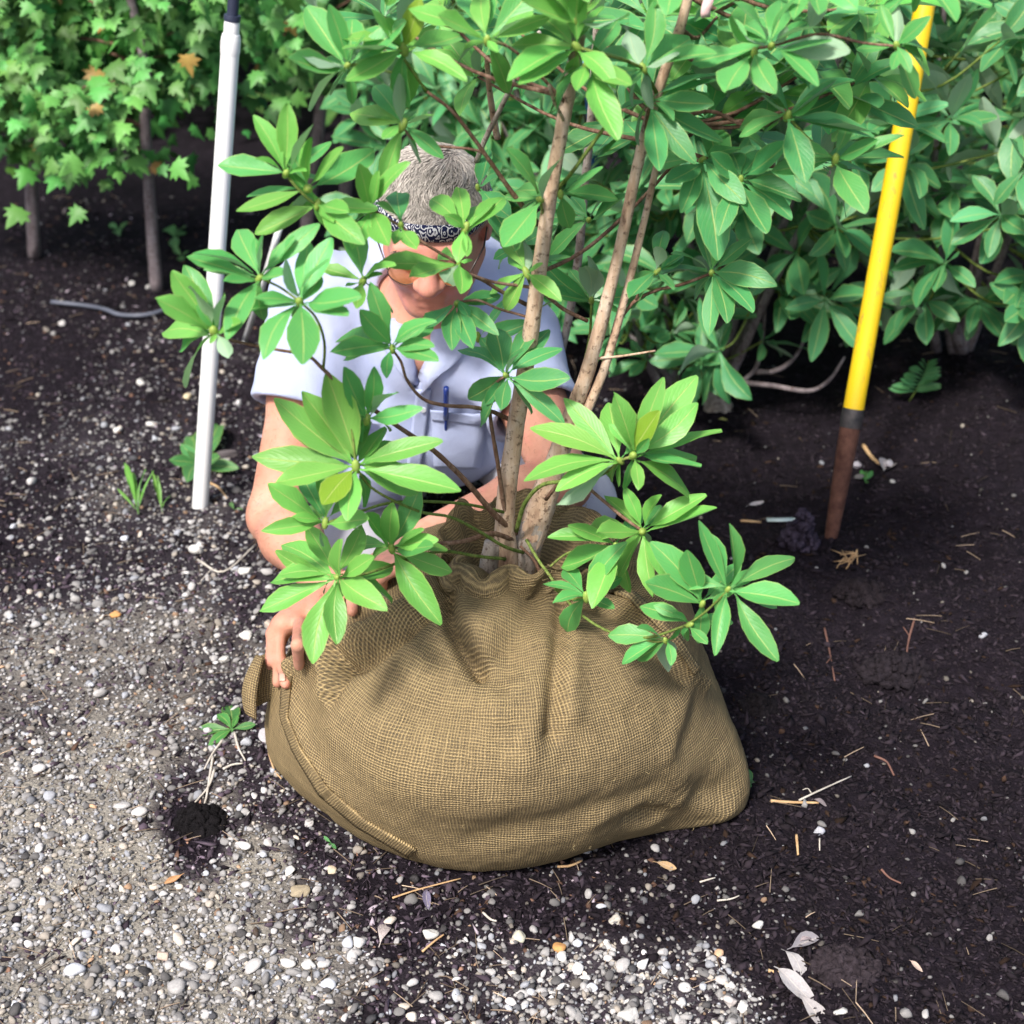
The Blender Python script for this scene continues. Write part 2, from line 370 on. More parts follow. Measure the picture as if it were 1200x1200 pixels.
tag(obj('straw_fibres', fast_mesh('straw_fibres', V, F, col=C, smooth=False), MAT_MULCH), 'thin straw and root fibres strewn on the soil', 'plant litter', kind='stuff')

# ------------------------------------------------------------------ burlap bag round the root ball
BC = (-.02, 1.83)
PH = [0, 55, 90, 130, 180, 212, 240, 270, 307, 326, 343]          # degrees; 0 right, 270 towards the camera
RT = {  # radius at the heights below
 0:   [.345,.352,.328,.296,.270,.228,.165], 55:  [.27,.30,.305,.285,.26,.215,.15], 90:  [.25,.28,.29,.27,.24,.18,.115], 130: [.28,.31,.31,.28,.235,.18,.11],
 180: [.315,.348,.336,.296,.248,.165,.10], 212: [.262,.298,.315,.296,.255,.175,.10], 240: [.244,.280,.308,.308,.268,.180,.098], 270: [.236,.274,.302,.304,.270,.185,.098],
 307: [.236,.276,.302,.300,.268,.195,.105], 326: [.280,.310,.325,.308,.276,.215,.125], 343: [.372,.374,.344,.304,.274,.226,.16]}
ZT = [.004, .06, .14, .216, .295, .348, .372]
def periodic(phi, vals):
    a = np.array(PH + [p + 360 for p in PH] + [p - 360 for p in PH], float); v = np.array(list(vals) * 3, float); o = np.argsort(a); a, v = a[o], v[o]
    i = np.clip(np.searchsorted(a, phi) - 1, 1, len(a) - 3); t = (phi - a[i]) / (a[i + 1] - a[i])
    m0 = (v[i + 1] - v[i - 1]) / (a[i + 1] - a[i - 1]) * (a[i + 1] - a[i]); m1 = (v[i + 2] - v[i]) / (a[i + 2] - a[i]) * (a[i + 1] - a[i])
    return (2 * t ** 3 - 3 * t ** 2 + 1) * v[i] + (t ** 3 - 2 * t ** 2 + t) * m0 + (-2 * t ** 3 + 3 * t ** 2) * v[i + 1] + (t ** 3 - t ** 2) * m1
NPH, NS = 560, 210
phi = np.arange(NPH) * 360.0 / NPH
rows = [periodic(phi, [RT[p][k] for p in PH]) for k in range(len(ZT))]
TX, TY = -.004, 1.795
# profile key rows from underside to the inside of the mouth: (radius row, z, centre blend to the trunk)
front = np.clip(-np.sin(np.radians(phi)), 0, 1); wob = (1 - .75 * front) * .010 * np.sin(np.radians(phi * 3 + 40)) + .007 * np.sin(np.radians(phi * 5 + 10)) + .006 * np.sin(np.radians(phi * 9))
rimz = (1 - .6 * front) * (.012 * np.sin(np.radians(phi * 2 + 200)) + .008 * np.sin(np.radians(phi * 5 + 70)) + .006 * np.sin(np.radians(phi * 11 + 20)))
right = np.clip(np.cos(np.radians(phi - 28)), 0, 1) ** 1.5; backness = np.clip(np.sin(np.radians(phi)), 0, 1)
KR = [rows[0] * .35, rows[0] * .88] + rows + [.082 + wob + .055 * right, .086 + wob * 1.4 + .060 * right, .080 + wob * 1.2 + .056 * right, .055 + wob * .5, .02 + 0 * wob]
KZ = [np.full(NPH, .002), np.full(NPH, .002)] + [np.full(NPH, z) for z in ZT] + [.386 + rimz * .5 + .014 * right, .408 + rimz + .015 * backness + .012 * right, .405 + rimz + .012 * backness + .010 * right, .365 + 0 * wob, .352 + 0 * wob]
KB = [0, 0] + [0, 0, 0, .05, .25, .55, .85] + [1, 1, 1, 1, 1]
KR = np.array(KR); KZ = np.array(KZ); KB = np.array(KB, float)
def cat_rows(K, s):
    n = len(K); i = np.clip(np.floor(s).astype(int), 0, n - 2); t = (s - i).reshape((-1,) + (1,) * (K.ndim - 1))
    a, b, c, d = K[np.maximum(i - 1, 0)], K[i], K[i + 1], K[np.minimum(i + 2, n - 1)]
    return .5 * (2 * b + (c - a) * t + (2 * a - 5 * b + 4 * c - d) * t * t + (3 * b - 3 * c + d - a) * t ** 3)
kpos = np.array([0, 1, 2, 3, 4, 5, 6, 7, 8, 9, 10, 11, 12, 13], float)
dens = np.array([.3, .6, 1, 1.3, 1.3, 1.4, 1.2, .9, .9, .7, .5, .6, .5]); cum = np.concatenate([[0], np.cumsum(dens)]) / dens.sum()
s = np.interp(np.linspace(0, 1, NS), cum, kpos)
Rr = cat_rows(KR, s); Zr = np.maximum(cat_rows(KZ, s), .001); Br = cat_rows(KB, s)[:, None]
cxx = BC[0] * (1 - Br) + TX * Br; cyy = BC[1] * (1 - Br) + TY * Br
cosp, sinp = np.cos(np.radians(phi)), np.sin(np.radians(phi))
BV = np.stack([cxx + Rr * cosp, cyy + Rr * sinp, Zr], -1)
idx = np.arange(NS * NPH).reshape(NS, NPH); nxt = np.roll(idx, -1, 1)
BF = np.stack([idx[:-1], nxt[:-1], nxt[1:], idx[1:]], -1).reshape(-1, 4)
def bvh_of(V, F): return BVHTree.FromPolygons([tuple(v) for v in V.reshape(-1, 3)], [tuple(int(i) for i in f) for f in F])
def grid_normals(V):
    du = np.roll(V, -1, 1) - np.roll(V, 1, 1); dv = np.empty_like(V); dv[1:-1] = V[2:] - V[:-2]; dv[0] = V[1] - V[0]; dv[-1] = V[-1] - V[-2]
    n = np.cross(du, dv); n /= np.maximum(np.linalg.norm(n, axis=-1, keepdims=True), 1e-9); return n
bb = bvh_of(BV, BF)
def hit(bvh, px, py):
    h = bvh.ray_cast(CAM, ray(px, py).normalized()); return (h[0], h[1]) if h[0] is not None else (None, None)
def polyline_on(bvh, pts, step=6):
    out = []
    for (a, b) in zip(pts[:-1], pts[1:]):
        n = max(1, int(math.hypot(b[0] - a[0], b[1] - a[1]) / step))
        for i in range(n + 1):
            t = i / n; h, _ = hit(bvh, a[0] + (b[0] - a[0]) * t, a[1] + (b[1] - a[1]) * t)
            if h is not None: out.append(tuple(h))
    return np.array(out)
RIDGES = [  # pixel polyline, height (m), width (m)
 ([(352,782),(395,758),(440,742),(480,722),(505,700),(528,680)], .020, .016),
 ([(405,778),(440,764),(475,746),(505,722)], -.016, .012),
 ([(385,752),(388,790),(389,812)], .016, .012), ([(398,765),(397,800),(393,816)], -.016, .008),
 ([(524,690),(530,735),(545,765),(562,785)], -.020, .009), ([(545,690),(550,720),(565,750)], .014, .030), ([(600,695),(600,730)], .012, .030),
 ([(562,785),(590,795),(620,780),(645,745),(662,712)], -.010, .020), ([(648,735),(615,790),(585,830)], .008, .016),
 ([(662,708),(656,745),(650,800),(645,860)], -.013, .010), ([(672,715),(668,770),(668,830)], .010, .016), ([(640,760),(628,830),(615,890)], .007, .020),
 ([(630,695),(610,735),(590,765)], -.010, .014), 
 ([(500,735),(480,790),(450,840)], .008, .028), ([(420,790),(470,830),(540,850)], -.006, .024), ([(340,800),(350,860),(390,930)], .006, .018),
 ([(690,690),(735,705),(775,740),(808,785),(822,800)], .010, .013), ([(680,705),(730,722),(765,750),(800,800)], -.006, .012),
 ([(400,860),(480,905),(560,920),(650,910),(740,880)], .009, .050), ([(560,985),(640,965),(740,940),(840,930)], -.007, .030), ([(700,960),(760,935),(850,950)], .006, .018),
 ([(700,630),(740,665),(770,700)], .010, .018), ([(690,655),(720,690)], -.012, .012), ([(640,690),(665,690),(690,680)], .010, .014), ([(740,960),(765,955)], -.010, .012), ([(800,820),(780,880),(800,930)], .005, .02)]
nrm = grid_normals(BV); disp = np.zeros(BV.shape[:2])
for pts, amp, wd in RIDGES:
    L = polyline_on(bb, pts)
    amp *= 1.5; wd *= 1.2
    if len(L) < 2: continue
    lo = L.min(0) - 3 * wd; hi = L.max(0) + 3 * wd
    near = np.all((BV > lo) & (BV < hi), -1); P = BV[near]
    d = np.full(len(P), 9.0)
    for q in L: d = np.minimum(d, ((P - q) ** 2).sum(-1))
    disp[near] += amp * np.exp(-d / (wd * wd))
disp += .006 * fbm(BV[..., 0] * 9, BV[..., 1] * 9, BV[..., 2] * 9, 3) + .0022 * fbm(BV[..., 0] * 40, BV[..., 1] * 40, BV[..., 2] * 40, 2)
pl = np.sin(np.radians(phi * 17 + 60 * np.sin(np.radians(phi * 3))))[None] * (.007 - .006 * front)[None] * np.exp(-((s[:, None] - 9.2) / 1.4) ** 2)   # gathers at the mouth
disp = (disp + pl) * sm(1.2, 2.4, s)[:, None]
BV = BV + nrm * disp[..., None]; BV[..., 2] = np.maximum(BV[..., 2], .0012 + .0003 * np.minimum(s, 2)[:, None])
dl = np.linalg.norm(np.diff(BV, axis=0), axis=-1).mean(1); vlen = np.concatenate([[0], np.cumsum(dl)])
# weave runs straight across the front of the cloth
UVm = np.stack([np.broadcast_to((phi / 360 * 1.85)[None], Rr.shape), np.broadcast_to(vlen[:, None], Rr.shape)], -1)
UVm = UVm + np.stack([.010 * fbm(BV[..., 0] * 6, BV[..., 1] * 6, BV[..., 2] * 6 + 4, 2), .016 * fbm(BV[..., 0] * 5 + 9, BV[..., 1] * 5, BV[..., 2] * 5, 2)], -1)
Fs = BF.copy(); uvs = UVm.reshape(-1, 2)
# seam column at the back keeps its own uv
ext = np.arange(NS) + NS * NPH; V2 = np.concatenate([BV.reshape(-1, 3), BV[:, 0]]); uv2 = np.concatenate([uvs, uvs.reshape(NS, NPH, 2)[:, 0] + np.array([1.85, 0])])
Fq = BF.copy().reshape(NS - 1, NPH, 4); Fq[:, -1, 1] = ext[:-1]; Fq[:, -1, 2] = ext[1:]; Fq = Fq.reshape(-1, 4)
def burlap_material():
    m = M('burlap', .95, .08); uv = m.uv()
    w1 = m.n('ShaderNodeVectorMath'); w1.operation = 'ADD'; m.link(uv, w1.inputs[0])
    nz = m.n('ShaderNodeTexNoise'); nz.inputs['Scale'].default_value = 55; nz.inputs['Detail'].default_value = 3; m.link(uv, nz.inputs[0])
    sc = m.n('ShaderNodeVectorMath'); sc.operation = 'SCALE'; sc.inputs['Scale'].default_value = .0045; m.link(nz.outputs['Color'], sc.inputs[0]); m.link(sc.outputs[0], w1.inputs[1])
    sp = m.n('ShaderNodeSeparateXYZ'); m.link(w1.outputs[0], sp.inputs[0]); U, Vv = sp.outputs[0], sp.outputs[1]
    K = 2 * math.pi / .0041
    su = m.math('SINE', m.math('MULTIPLY', U, K)); sv = m.math('SINE', m.math('MULTIPLY', Vv, K))
    def stretched(a, b):
        mp = m.n('ShaderNodeMapping'); mp.inputs['Scale'].default_value = (a, b, 1); m.link(uv, mp.inputs[0]); return m.noise(1, 4, .7, mp.outputs[0])
    tu, tv = stretched(420, 14), stretched(14, 420)
    hu = m.math('ADD', m.math('MULTIPLY', su, .42), m.math('MULTIPLY', tu, 1.45)); hv = m.math('ADD', m.math('MULTIPLY', sv, .42), m.math('MULTIPLY', tv, 1.45))
    h = m.math('MAXIMUM', hu, hv)                           # 0 .. 1.6: thread tops
    chk = m.math('MULTIPLY', su, sv); h2 = m.math('ADD', h, m.math('MULTIPLY', chk, .22))
    c = m.ramp(m.math('MULTIPLY', h2, .62), [(.24, (.022, .013, .005)), (.43, (.140, .095, .040)), (.63, (.40, .295, .138)), (.90, (.64, .51, .27))])
    big = m.noise(7, 5, .6, m.objco()); c = m.mix(.5, c, m.mix(big, (.42, .30, .17), (.72, .62, .40)), 'MULTIPLY'); c = m.mix(.16, c, m.mix(.5, c, (1, .92, .72), 'MIX'), 'MIX')
    stain = m.ramp(m.noise(11, 5, .7, m.objco()), [(.56, 0.0), (.76, .40)]); c = m.mix(stain, c, (.07, .05, .032))
    m.color(c); m.bump(h2, 1.0, .0030); return m.m
MAT_BURLAP = burlap_material()
bag = thing('burlap_sack', (BC[0], BC[1], 0), 'brown woven burlap sack wrapped around the root ball of the young tree', 'burlap sack')
obj('sack_cloth', fast_mesh('sack_cloth', V2, Fq, uv=uv2), MAT_BURLAP, bag)
bagbvh = bvh_of(BV, BF)
def strip_on(bvh, left, right, lift=.003, thick=.0025, n=40, m_=5, wav=.0):
    """cloth strip lying on a surface between two pixel polylines"""
    def dens_(p):
        p = np.array(p, float); d = np.concatenate([[0], np.cumsum(np.hypot(*np.diff(p, axis=0).T))]); t = np.linspace(0, d[-1], n); return np.stack([np.interp(t, d, p[:, 0]), np.interp(t, d, p[:, 1])], -1)
    A, B = dens_(left), dens_(right); V = []; Nn = []; last = None
    for i in range(n):
        for j in range(m_):
            q = A[i] + (B[i] - A[i]) * j / (m_ - 1); h, nn = hit(bvh, q[0], q[1])
            if h is None:
                if last is None: h = W(q[0], q[1], 1.75); nn = Vector((0, -1, .3)).normalized()
                else:
                    d = ray(q[0], q[1]); h = CAM + d * (last[1] / d.y); nn = last[2]
            last = (h, h.y, nn); V.append(h); Nn.append(nn)
    T = [V[k] + Nn[k] * (lift + thick + wav * math.sin(k * .37)) for k in range(n * m_)]; Bm = [V[k] + Nn[k] * (lift - thick) for k in range(n * m_)]
    F = []; o = n * m_
    for i in range(n - 1):
        for j in range(m_ - 1):
            a = i * m_ + j; F.append((a, a + 1, a + m_ + 1, a + m_)); F.append((o + a, o + a + m_, o + a + m_ + 1, o + a + 1))
    rim = [i * m_ for i in range(n)] + [(n - 1) * m_ + j for j in range(1, m_)] + [i * m_ + m_ - 1 for i in range(n - 2, -1, -1)] + [j for j in range(m_ - 2, 0, -1)]
    for a, b in zip(rim, rim[1:] + rim[:1]): F.append((a, b, o + b, o + a))
    A3_ = np.array([tuple(v) for v in V]).reshape(n, m_, 3); ul = np.concatenate([[0], np.cumsum(np.linalg.norm(np.diff(A3_[:, 0], axis=0), axis=1))]); wl_ = np.linalg.norm(A3_[:, -1] - A3_[:, 0], axis=1).mean()
    uv = np.array([(ul[i], wl_ * j / (m_ - 1)) for i in range(n) for j in range(m_)] * 2) + rnd.random()
    return np.array([tuple(v) for v in T + Bm]), F, uv
def cloth_strip(name, bvh, left, right, material, parent, **kw):
    V, F, uv = strip_on(bvh, left, right, **kw); me = fast_mesh(name, V, np.array(F), uv=uv); return obj(name, me, material, parent)
# folded hem down the left of the front panel and the loose flap at its top
cloth_strip('hem', bagbvh, [(333,795),(330,840),(345,880),(375,930),(420,968),(480,1003)], [(343,792),(338,840),(353,876),(384,922),(430,961),(488,994)], MAT_BURLAP, bag, lift=.002, thick=.002)
cloth_strip('front_edge', bagbvh, [(690,688),(735,702),(778,742),(812,790)], [(697,683),(742,697),(785,737),(818,784)], MAT_BURLAP, bag, lift=.003, thick=.003)
# curled loop of loose cloth at the left
def flap():
    P = []; uv = []; nU, nV = 26, 14
    for i in range(nU):
        u = i / (nU - 1); a = math.radians(20 + 250 * u)
        for j in range(nV):
            v = j / (nV - 1)
            c = W(316 - 5 * v, 768 + 66 * v, 1.80 - .03 * v); rx = .020 + .016 * math.sin(math.pi * min(v * .8, 1)); ry = .012 + .014 * v
            p = c + Vector((-rx * math.sin(a) , -ry * math.cos(a), .006 * math.sin(a * 2))); P.append(p); uv.append((u * .14, v * .1))
    F = [(i * nV + j, (i + 1) * nV + j, (i + 1) * nV + j + 1, i * nV + j + 1) for i in range(nU - 1) for j in range(nV - 1)]
    me = fast_mesh('loose_flap', np.array([tuple(p) for p in P]), np.array(F), uv=np.array(uv)); o = obj('loose_flap', me, MAT_BURLAP, bag)
    md = o.modifiers.new('thick', 'SOLIDIFY'); md.thickness = .004; return o
flap()
# frayed threads along the mouth and the hem
VV, FF, off = [], [], 0
for i in range(260):
    if i < 170: a = rnd.randrange(NPH); p = Vector(BV[int(NS * rnd.uniform(.80, .86)), a])
    else:
        h, n_ = hit(bagbvh, rnd.uniform(320, 870), rnd.uniform(700, 1000)); p = h
        if p is None: continue
    d = (p - Vector((BC[0], BC[1] + .05, .2))).normalized(); q = [p - d * .002]
    for k in range(4): d = (d * .5 + Vector((rnd.gauss(0, 1), rnd.gauss(0, 1), rnd.gauss(0, 1))).normalized() * .7).normalized(); q.append(q[-1] + d * rnd.uniform(.001, .0042))
    v, f = tube_arrays(catmull(q, 2), [.00045, .0003], 3, False); VV.append(v); FF.append(np.array(f) + off); off += len(v)
obj('loose_threads', fast_mesh('loose_threads', np.concatenate(VV), np.concatenate(FF)), simple('jute_thread', (.36, .27, .13), (.50, .40, .22), 50, .9, .1, 0), bag)['kind'] = 'stuff'
# ------------------------------------------------------------------ leaves
def leaf_mesh(k, wid=.385, rows=8, cols=5):
    r = random.Random(100 + k); curl = r.uniform(-.12, .34); fold = r.uniform(.05, .6); tw = r.uniform(-.5, .5); wave = r.uniform(.0, .035); side = r.uniform(-.08, .08); ob = r.uniform(1.0, 1.4)
    V = []; uv = []; F = []
    for i in range(rows):
        t = i / (rows - 1)
        if rows > 5: t = .5 - .5 * math.cos(math.pi * t) if t > .5 else (.6 * t + .4 * (.5 - .5 * math.cos(math.pi * t)))
        tt = min(max(t, 1e-4), 1)
        w = .5 * wid * (max(math.sin(math.pi * tt ** ob), 0) ** .70 if t > .5 else max(math.sin(math.pi * tt ** ob), 0) ** .92) if 0 < i < rows - 1 else (.010 if i == 0 else .016)
        for j in range(cols):
            u = -1 + 2 * j / (cols - 1); x = u * w; z = fold * abs(x) - curl * t * t + wave * math.sin(9 * t + u * 2) * abs(u) + tw * x * t * .6
            V.append((x + side * math.sin(math.pi * t), t, z)); uv.append((.5 + .5 * u, t))
    for i in range(rows - 1):
        for j in range(cols - 1):
            a = i * cols + j; F.append((a, a + 1, a + cols + 1, a + cols))
    b = len(V)                                            # short stalk
    for y, ww, zz in ((-.13, .007, -.02), (.02, .010, .0)):
        V += [(-ww * 1.6, y, zz), (ww * 1.6, y, zz)]; uv += [(.57, .3), (.57, .3)]
    F.append((b, b + 1, b + 3, b + 2))
    return np.array(V), np.array(F), np.array(uv)
LEAF_DATA = [leaf_mesh(k) for k in range(22)]
LEAF_ME = []
for k, (V, F, uv) in enumerate(LEAF_DATA):
    me = fast_mesh('leaf', V, F, uv=uv); me.materials.append(MAT_LEAF); LEAF_ME.append(me)
def leaf_matrix(B, T, nhint, wscale=1.0):
    y = (T - B); L = y.length; y = y / L; z = nhint - y * nhint.dot(y)
    if z.length < 1e-4: z = y.orthogonal()
    z.normalize(); x = y.cross(z)
    return Matrix(((x.x * L * wscale, y.x * L, z.x * L, B.x), (x.y * L * wscale, y.y * L, z.y * L, B.y), (x.z * L * wscale, y.z * L, z.z * L, B.z), (0, 0, 0, 1)))
def leaf_obj(parent, B, T, nhint, colr, wscale=1.0):
    o = obj('leaf', LEAF_ME[rnd.randrange(len(LEAF_ME))], None, parent, leaf_matrix(B, T, nhint, wscale)); o.color = (*colr, 1); return o
class LeafMass:                                           # many leaves joined into one mesh
    def __init__(s): s.M = []; s.C = []
    def add(s, mw, c): s.M.append(np.array(mw)); s.C.append(c)
    def build(s, name, parent, data=LEAF_DATA, material=None):
        VV, FF, UU, CC = [], [], [], []; off = 0
        for mw, c in zip(s.M, s.C):
            V, F, uv = data[rnd.randrange(len(data))]; P = V @ mw[:3, :3].T + mw[:3, 3]
            VV.append(P); FF.append(F + off); UU.append(uv); CC.append(np.tile(c, (len(V), 1))); off += len(V)
        return obj(name, fast_mesh(name, np.concatenate(VV), np.concatenate(FF), uv=np.concatenate(UU), col=np.concatenate(CC)), material or MAT_LEAF_V, parent)
def rv(s=1.0): return Vector((rnd.gauss(0, s), rnd.gauss(0, s), rnd.gauss(0, s)))
def leafcol(kind='mid'):
    j = rnd.gauss(0, 1)
    c = {'young': (.160, .450, .090), 'mid': (.085, .375, .110), 'dark': (.050, .285, .110), 'bg': (.042, .235, .112), 'pale': (.30, .40, .26), 'yellow': (.25, .38, .03)}[kind]
    f = 1 + .10 * j; return (c[0] * f * (1 + .1 * rnd.gauss(0, 1)), c[1] * f, c[2] * f)

# ------------------------------------------------------------------ the young tree in the sack
TREE = thing('magnolia_tree', (TX, TY, .352), 'young multi-stemmed magnolia with glossy leaves, its root ball in the burlap sack', 'tree')
def px_path(pts, y0=None, y1=None):
    n = len(pts); out = []
    for i, p in enumerate(pts):
        Y = p[2] if len(p) > 2 else y0 + (y1 - y0) * i / (n - 1); out.append(W(p[0], p[1], Y))
    return out
def stem(name, pts, rad_px, y0, y1, mat_, sides=10, n=6, jit=.10):
    P = px_path(pts, y0, y1); R = [r_ * (p - CAM).length / FPX for r_, p in zip(rad_px, P)]
    C = catmull(P, n); Rn = np.interp(np.linspace(0, 1, len(C)), np.linspace(0, 1, len(R)), R)
    V, F = tube_arrays(C, Rn, sides, True, jit); return obj(name, mesh_pd(name, V, F), mat_, TREE), C
SA, PA = stem('stem', [(598,700),(594,660),(592,600),(603,510),(616,430),(625,370),(640,260),(655,170),(668,100),(690,-20),(715,-150)], [16,14,11.5,10.5,10,9.5,8.5,8,8,7,6], 1.785, 1.72, MAT_BARK, 14)
SB, PB = stem('stem', [(606,690),(612,655),(634,592),(652,540),(672,480),(690,430),(722,310),(748,190),(770,110),(802,15),(830,-120)], [20,19,17,13,10,8.6,6.8,6.4,6,5.6,5], 1.80, 1.80, MAT_BARK, 14)
SC, PC = stem('stem', [(666,522),(689,478),(706,438),(718,400),(732,350),(745,300),(757,250),(767,205),(780,150)], [6.5,6,5.5,5.2,4.8,4.5,4.2,4,3.5], 1.79, 1.84, MAT_BARK, 10)
stem('cut_stub', [(570,700),(572,670),(577,636)], [13,12,10], 1.77, 1.77, MAT_BARK_GREY, 12, 3)
SBASE, _ = stem('root_flare', [(602,705),(604,685),(612,652),(628,608)], [24,20,19,17], 1.79, 1.80, MAT_BARK_GREY, 14)
stem('stem', [(700,20),(694,120),(690,170),(684,230),(678,300),(665,380),(650,440)], [4,5,5,5,5,5,5], 2.2, 2.35, MAT_BARK_GREY)
BR = [  # pixel points with Y, radius px start, end, material
 ([(632,264,1.765),(605,232,1.75),(575,190,1.73),(555,162,1.72),(530,130,1.71),(500,107,1.70)], 4, 2.2, 'b'),
 ([(566,178,1.728),(545,174,1.72),(510,171,1.71),(484,163,1.70),(472,148,1.69)], 2.2, 1.6, 'b'),
 ([(558,190,2.0),(570,160,1.98),(595,110,1.93),(618,64,1.88),(632,38,1.84)], 4, 3, 'g'),
 ([(583,162,2.1),(577,130,2.08),(572,90,2.03),(570,50,1.98)], 5, 3.5, 't'),
 ([(604,625,1.78),(577,600,1.74),(545,563,1.70),(508,528,1.66),(468,501,1.62),(420,468,1.58),(408,461,1.575),(379,433,1.56),(360,417,1.55),(320,409,1.53),(280,401,1.52),(254,392,1.51)], 4.6, 1.7, 'b'),
 ([(408,461,1.575),(412,500,1.56),(417,545,1.55)], 2.5, 2, 'v'),
 ([(379,433,1.56),(380,400,1.545),(370,372,1.535),(352,354,1.53)], 2.2, 1.8, 'v'),
 ([(352,354,1.53),(330,338,1.55),(306,326,1.56)], 2, 1.6, 'v'),
 ([(596,491,1.78),(575,482,1.74),(553,477,1.70),(521,475,1.67),(495,467,1.65),(477,445,1.63),(470,424,1.62),(460,410,1.61)], 3.4, 1.8, 'b'),
 ([(598,610,1.77),(591,595,1.76),(583,541,1.74),(576,500,1.73),(573,464,1.72),(580,450,1.71),(593,440,1.70)], 3.8, 1.8, 'b'),
 ([(617,357,1.775),(590,343,1.75),(565,328,1.73),(547,321,1.71),(538,309,1.70)], 3, 2, 'b'),
 ([(688,376,1.80),(660,362,1.78),(635,342,1.76),(617,336,1.755),(580,331,1.73),(547,320,1.712)], 3, 2, 'b'),
 ([(538,309,1.70),(541,290,1.695),(545,268,1.69)], 2, 1.7, 'v'),
 ([(538,309,1.70),(505,290,1.68),(470,266,1.67),(436,245,1.66)], 2.3, 1.8, 'b'),
 ([(436,245,1.66),(405,243,1.645),(372,240,1.63),(350,222,1.62),(335,204,1.615)], 2.3, 2, 'v'),
 ([(614,648,1.78),(590,640,1.72),(560,622,1.68),(528,606,1.64),(490,599,1.61),(440,575,1.57),(420,552,1.55)], 2.6, 1.8, 'v'),
 ([(600,632,1.77),(575,625,1.72),(545,634,1.68),(512,637,1.65),(480,640,1.62),(459,643,1.60)], 4, 2.2, 'b'),
 ([(592,655,1.76),(560,652,1.72),(520,646,1.67),(480,655,1.62),(430,672,1.57),(396,677,1.555)], 2.6, 2, 'v'),
 ([(590,600,1.76),(540,590,1.70),(467,588,1.62),(420,600,1.57),(382,613,1.55)], 2.4, 1.8, 'v'),
 ([(617,633,1.75),(630,655,1.71),(643,673,1.68),(670,710,1.65),(707,737,1.62),(750,748,1.59),(793,737,1.56),(823,720,1.54),(853,692,1.52)], 2.4, 1.7, 'v'),
 ([(650,690,1.67),(668,702,1.65),(687,700,1.63)], 2, 1.6, 'v'), ([(750,748,1.59),(766,752,1.58),(780,751,1.575)], 1.8, 1.5, 'v'),
 ([(605,622,1.77),(615,590,1.74),(636,568,1.71),(668,564,1.68),(703,557,1.65),(727,540,1.63),(741,535,1.62)], 3.4, 2.2, 'v'),
 ([(640,585,1.76),(662,560,1.72),(684,568,1.69),(705,585,1.67),(730,606,1.65),(753,622,1.64)], 3, 2.2, 'b'),
 ([(638,690,1.76),(628,660,1.77),(610,640,1.77)], 2.6, 2, 'b'), ([(690,640,1.80),(662,650,1.78),(640,668,1.76)], 2, 1.6, 'v'),
 ([(640,316,1.77),(665,305,1.80),(692,288,1.84),(722,262,1.9),(760,225,1.95),(792,192,1.95),(822,188,1.95)], 3.2, 2, 'b'),
 ([(653,222,1.75),(668,205,1.72),(690,175,1.70),(710,147,1.69)], 3, 2.4, 'v'),
 ([(728,372,1.82),(745,352,1.82),(770,340,1.82),(800,333,1.82),(834,320,1.81)], 2.8, 2, 'b'), ([(745,352,1.82),(752,335,1.81),(770,318,1.80)], 2, 1.6, 'b'),
 ([(700,420,1.80),(730,417,1.80),(768,411,1.80)], 2.2, 1.4, 't'),
 ([(764,206,1.85),(775,190,1.84),(800,175,1.82),(823,187,1.80)], 2.5, 1.8, 'b'),
 ([(756,170,1.80),(758,140,1.78),(762,120,1.76)], 3, 2, 'b'), ([(770,110,1.80),(762,95,1.76),(754,80,1.72)], 3, 2.2, 'v'),
 ([(754,80,1.72),(730,70,1.69),(700,62,1.68),(676,55,1.68)], 2.4, 2, 'v'),
 ([(790,55,1.80),(820,75,1.77),(850,70,1.73),(880,58,1.70),(904,54,1.68)], 3.2, 2.2, 'b'), ([(775,150,1.86),(830,130,1.82),(880,150,1.78),(923,136,1.74)], 3, 2, 'b'), ([(923,136,1.74),(950,165,1.74),(979,187,1.74)], 2.2, 1.8, 'v'),
 ([(790,160,1.86),(820,200,1.82),(868,212,1.78)], 2.6, 1.8, 'b'), ([(904,54,1.68),(960,40,1.68),(1010,50,1.68),(1051,54,1.68)], 2.4, 1.8, 'b'),
 ([(660,140,1.73),(650,120,1.70),(643,100,1.68)], 2.6, 2, 't'), ([(662,120,1.73),(625,80,1.70),(596,55,1.68),(571,48,1.66)], 2.6, 2, 'b'), ([(500,107,1.70),(488,90,1.69),(474,70,1.68)], 2.2, 1.8, 'v'), ([(474,60,1.68),(440,72,1.66),(408,77,1.65)], 2, 1.6, 'v'),
 ([(668,105,1.73),(676,60,1.71),(675,26,1.69)], 2.6, 2, 'v'), ([(640,270,1.76),(636,250,1.74),(633,234,1.73)], 2.2, 1.8, 'v'), ([(626,345,1.765),(620,330,1.75),(617,320,1.74)], 2, 1.6, 'v'),
 ([(672,474,1.79),(690,400,1.85),(693,352,1.86)], 2, 1.8, 'v'), ([(620,372,1.755),(585,362,1.74),(560,352,1.73),(537,354,1.72)], 2, 1.8, 'b')]
MT = {'b': MAT_TWIG, 'v': MAT_TWIG_G, 'g': MAT_BARK_GREY, 't': MAT_BARK}
for pts, r0, r1, mk in BR:
    n = len(pts); stem('branch', pts, list(np.linspace(r0 * .82, r1 * .85, n)), 0, 0, MT[mk], 7, 5, .18)
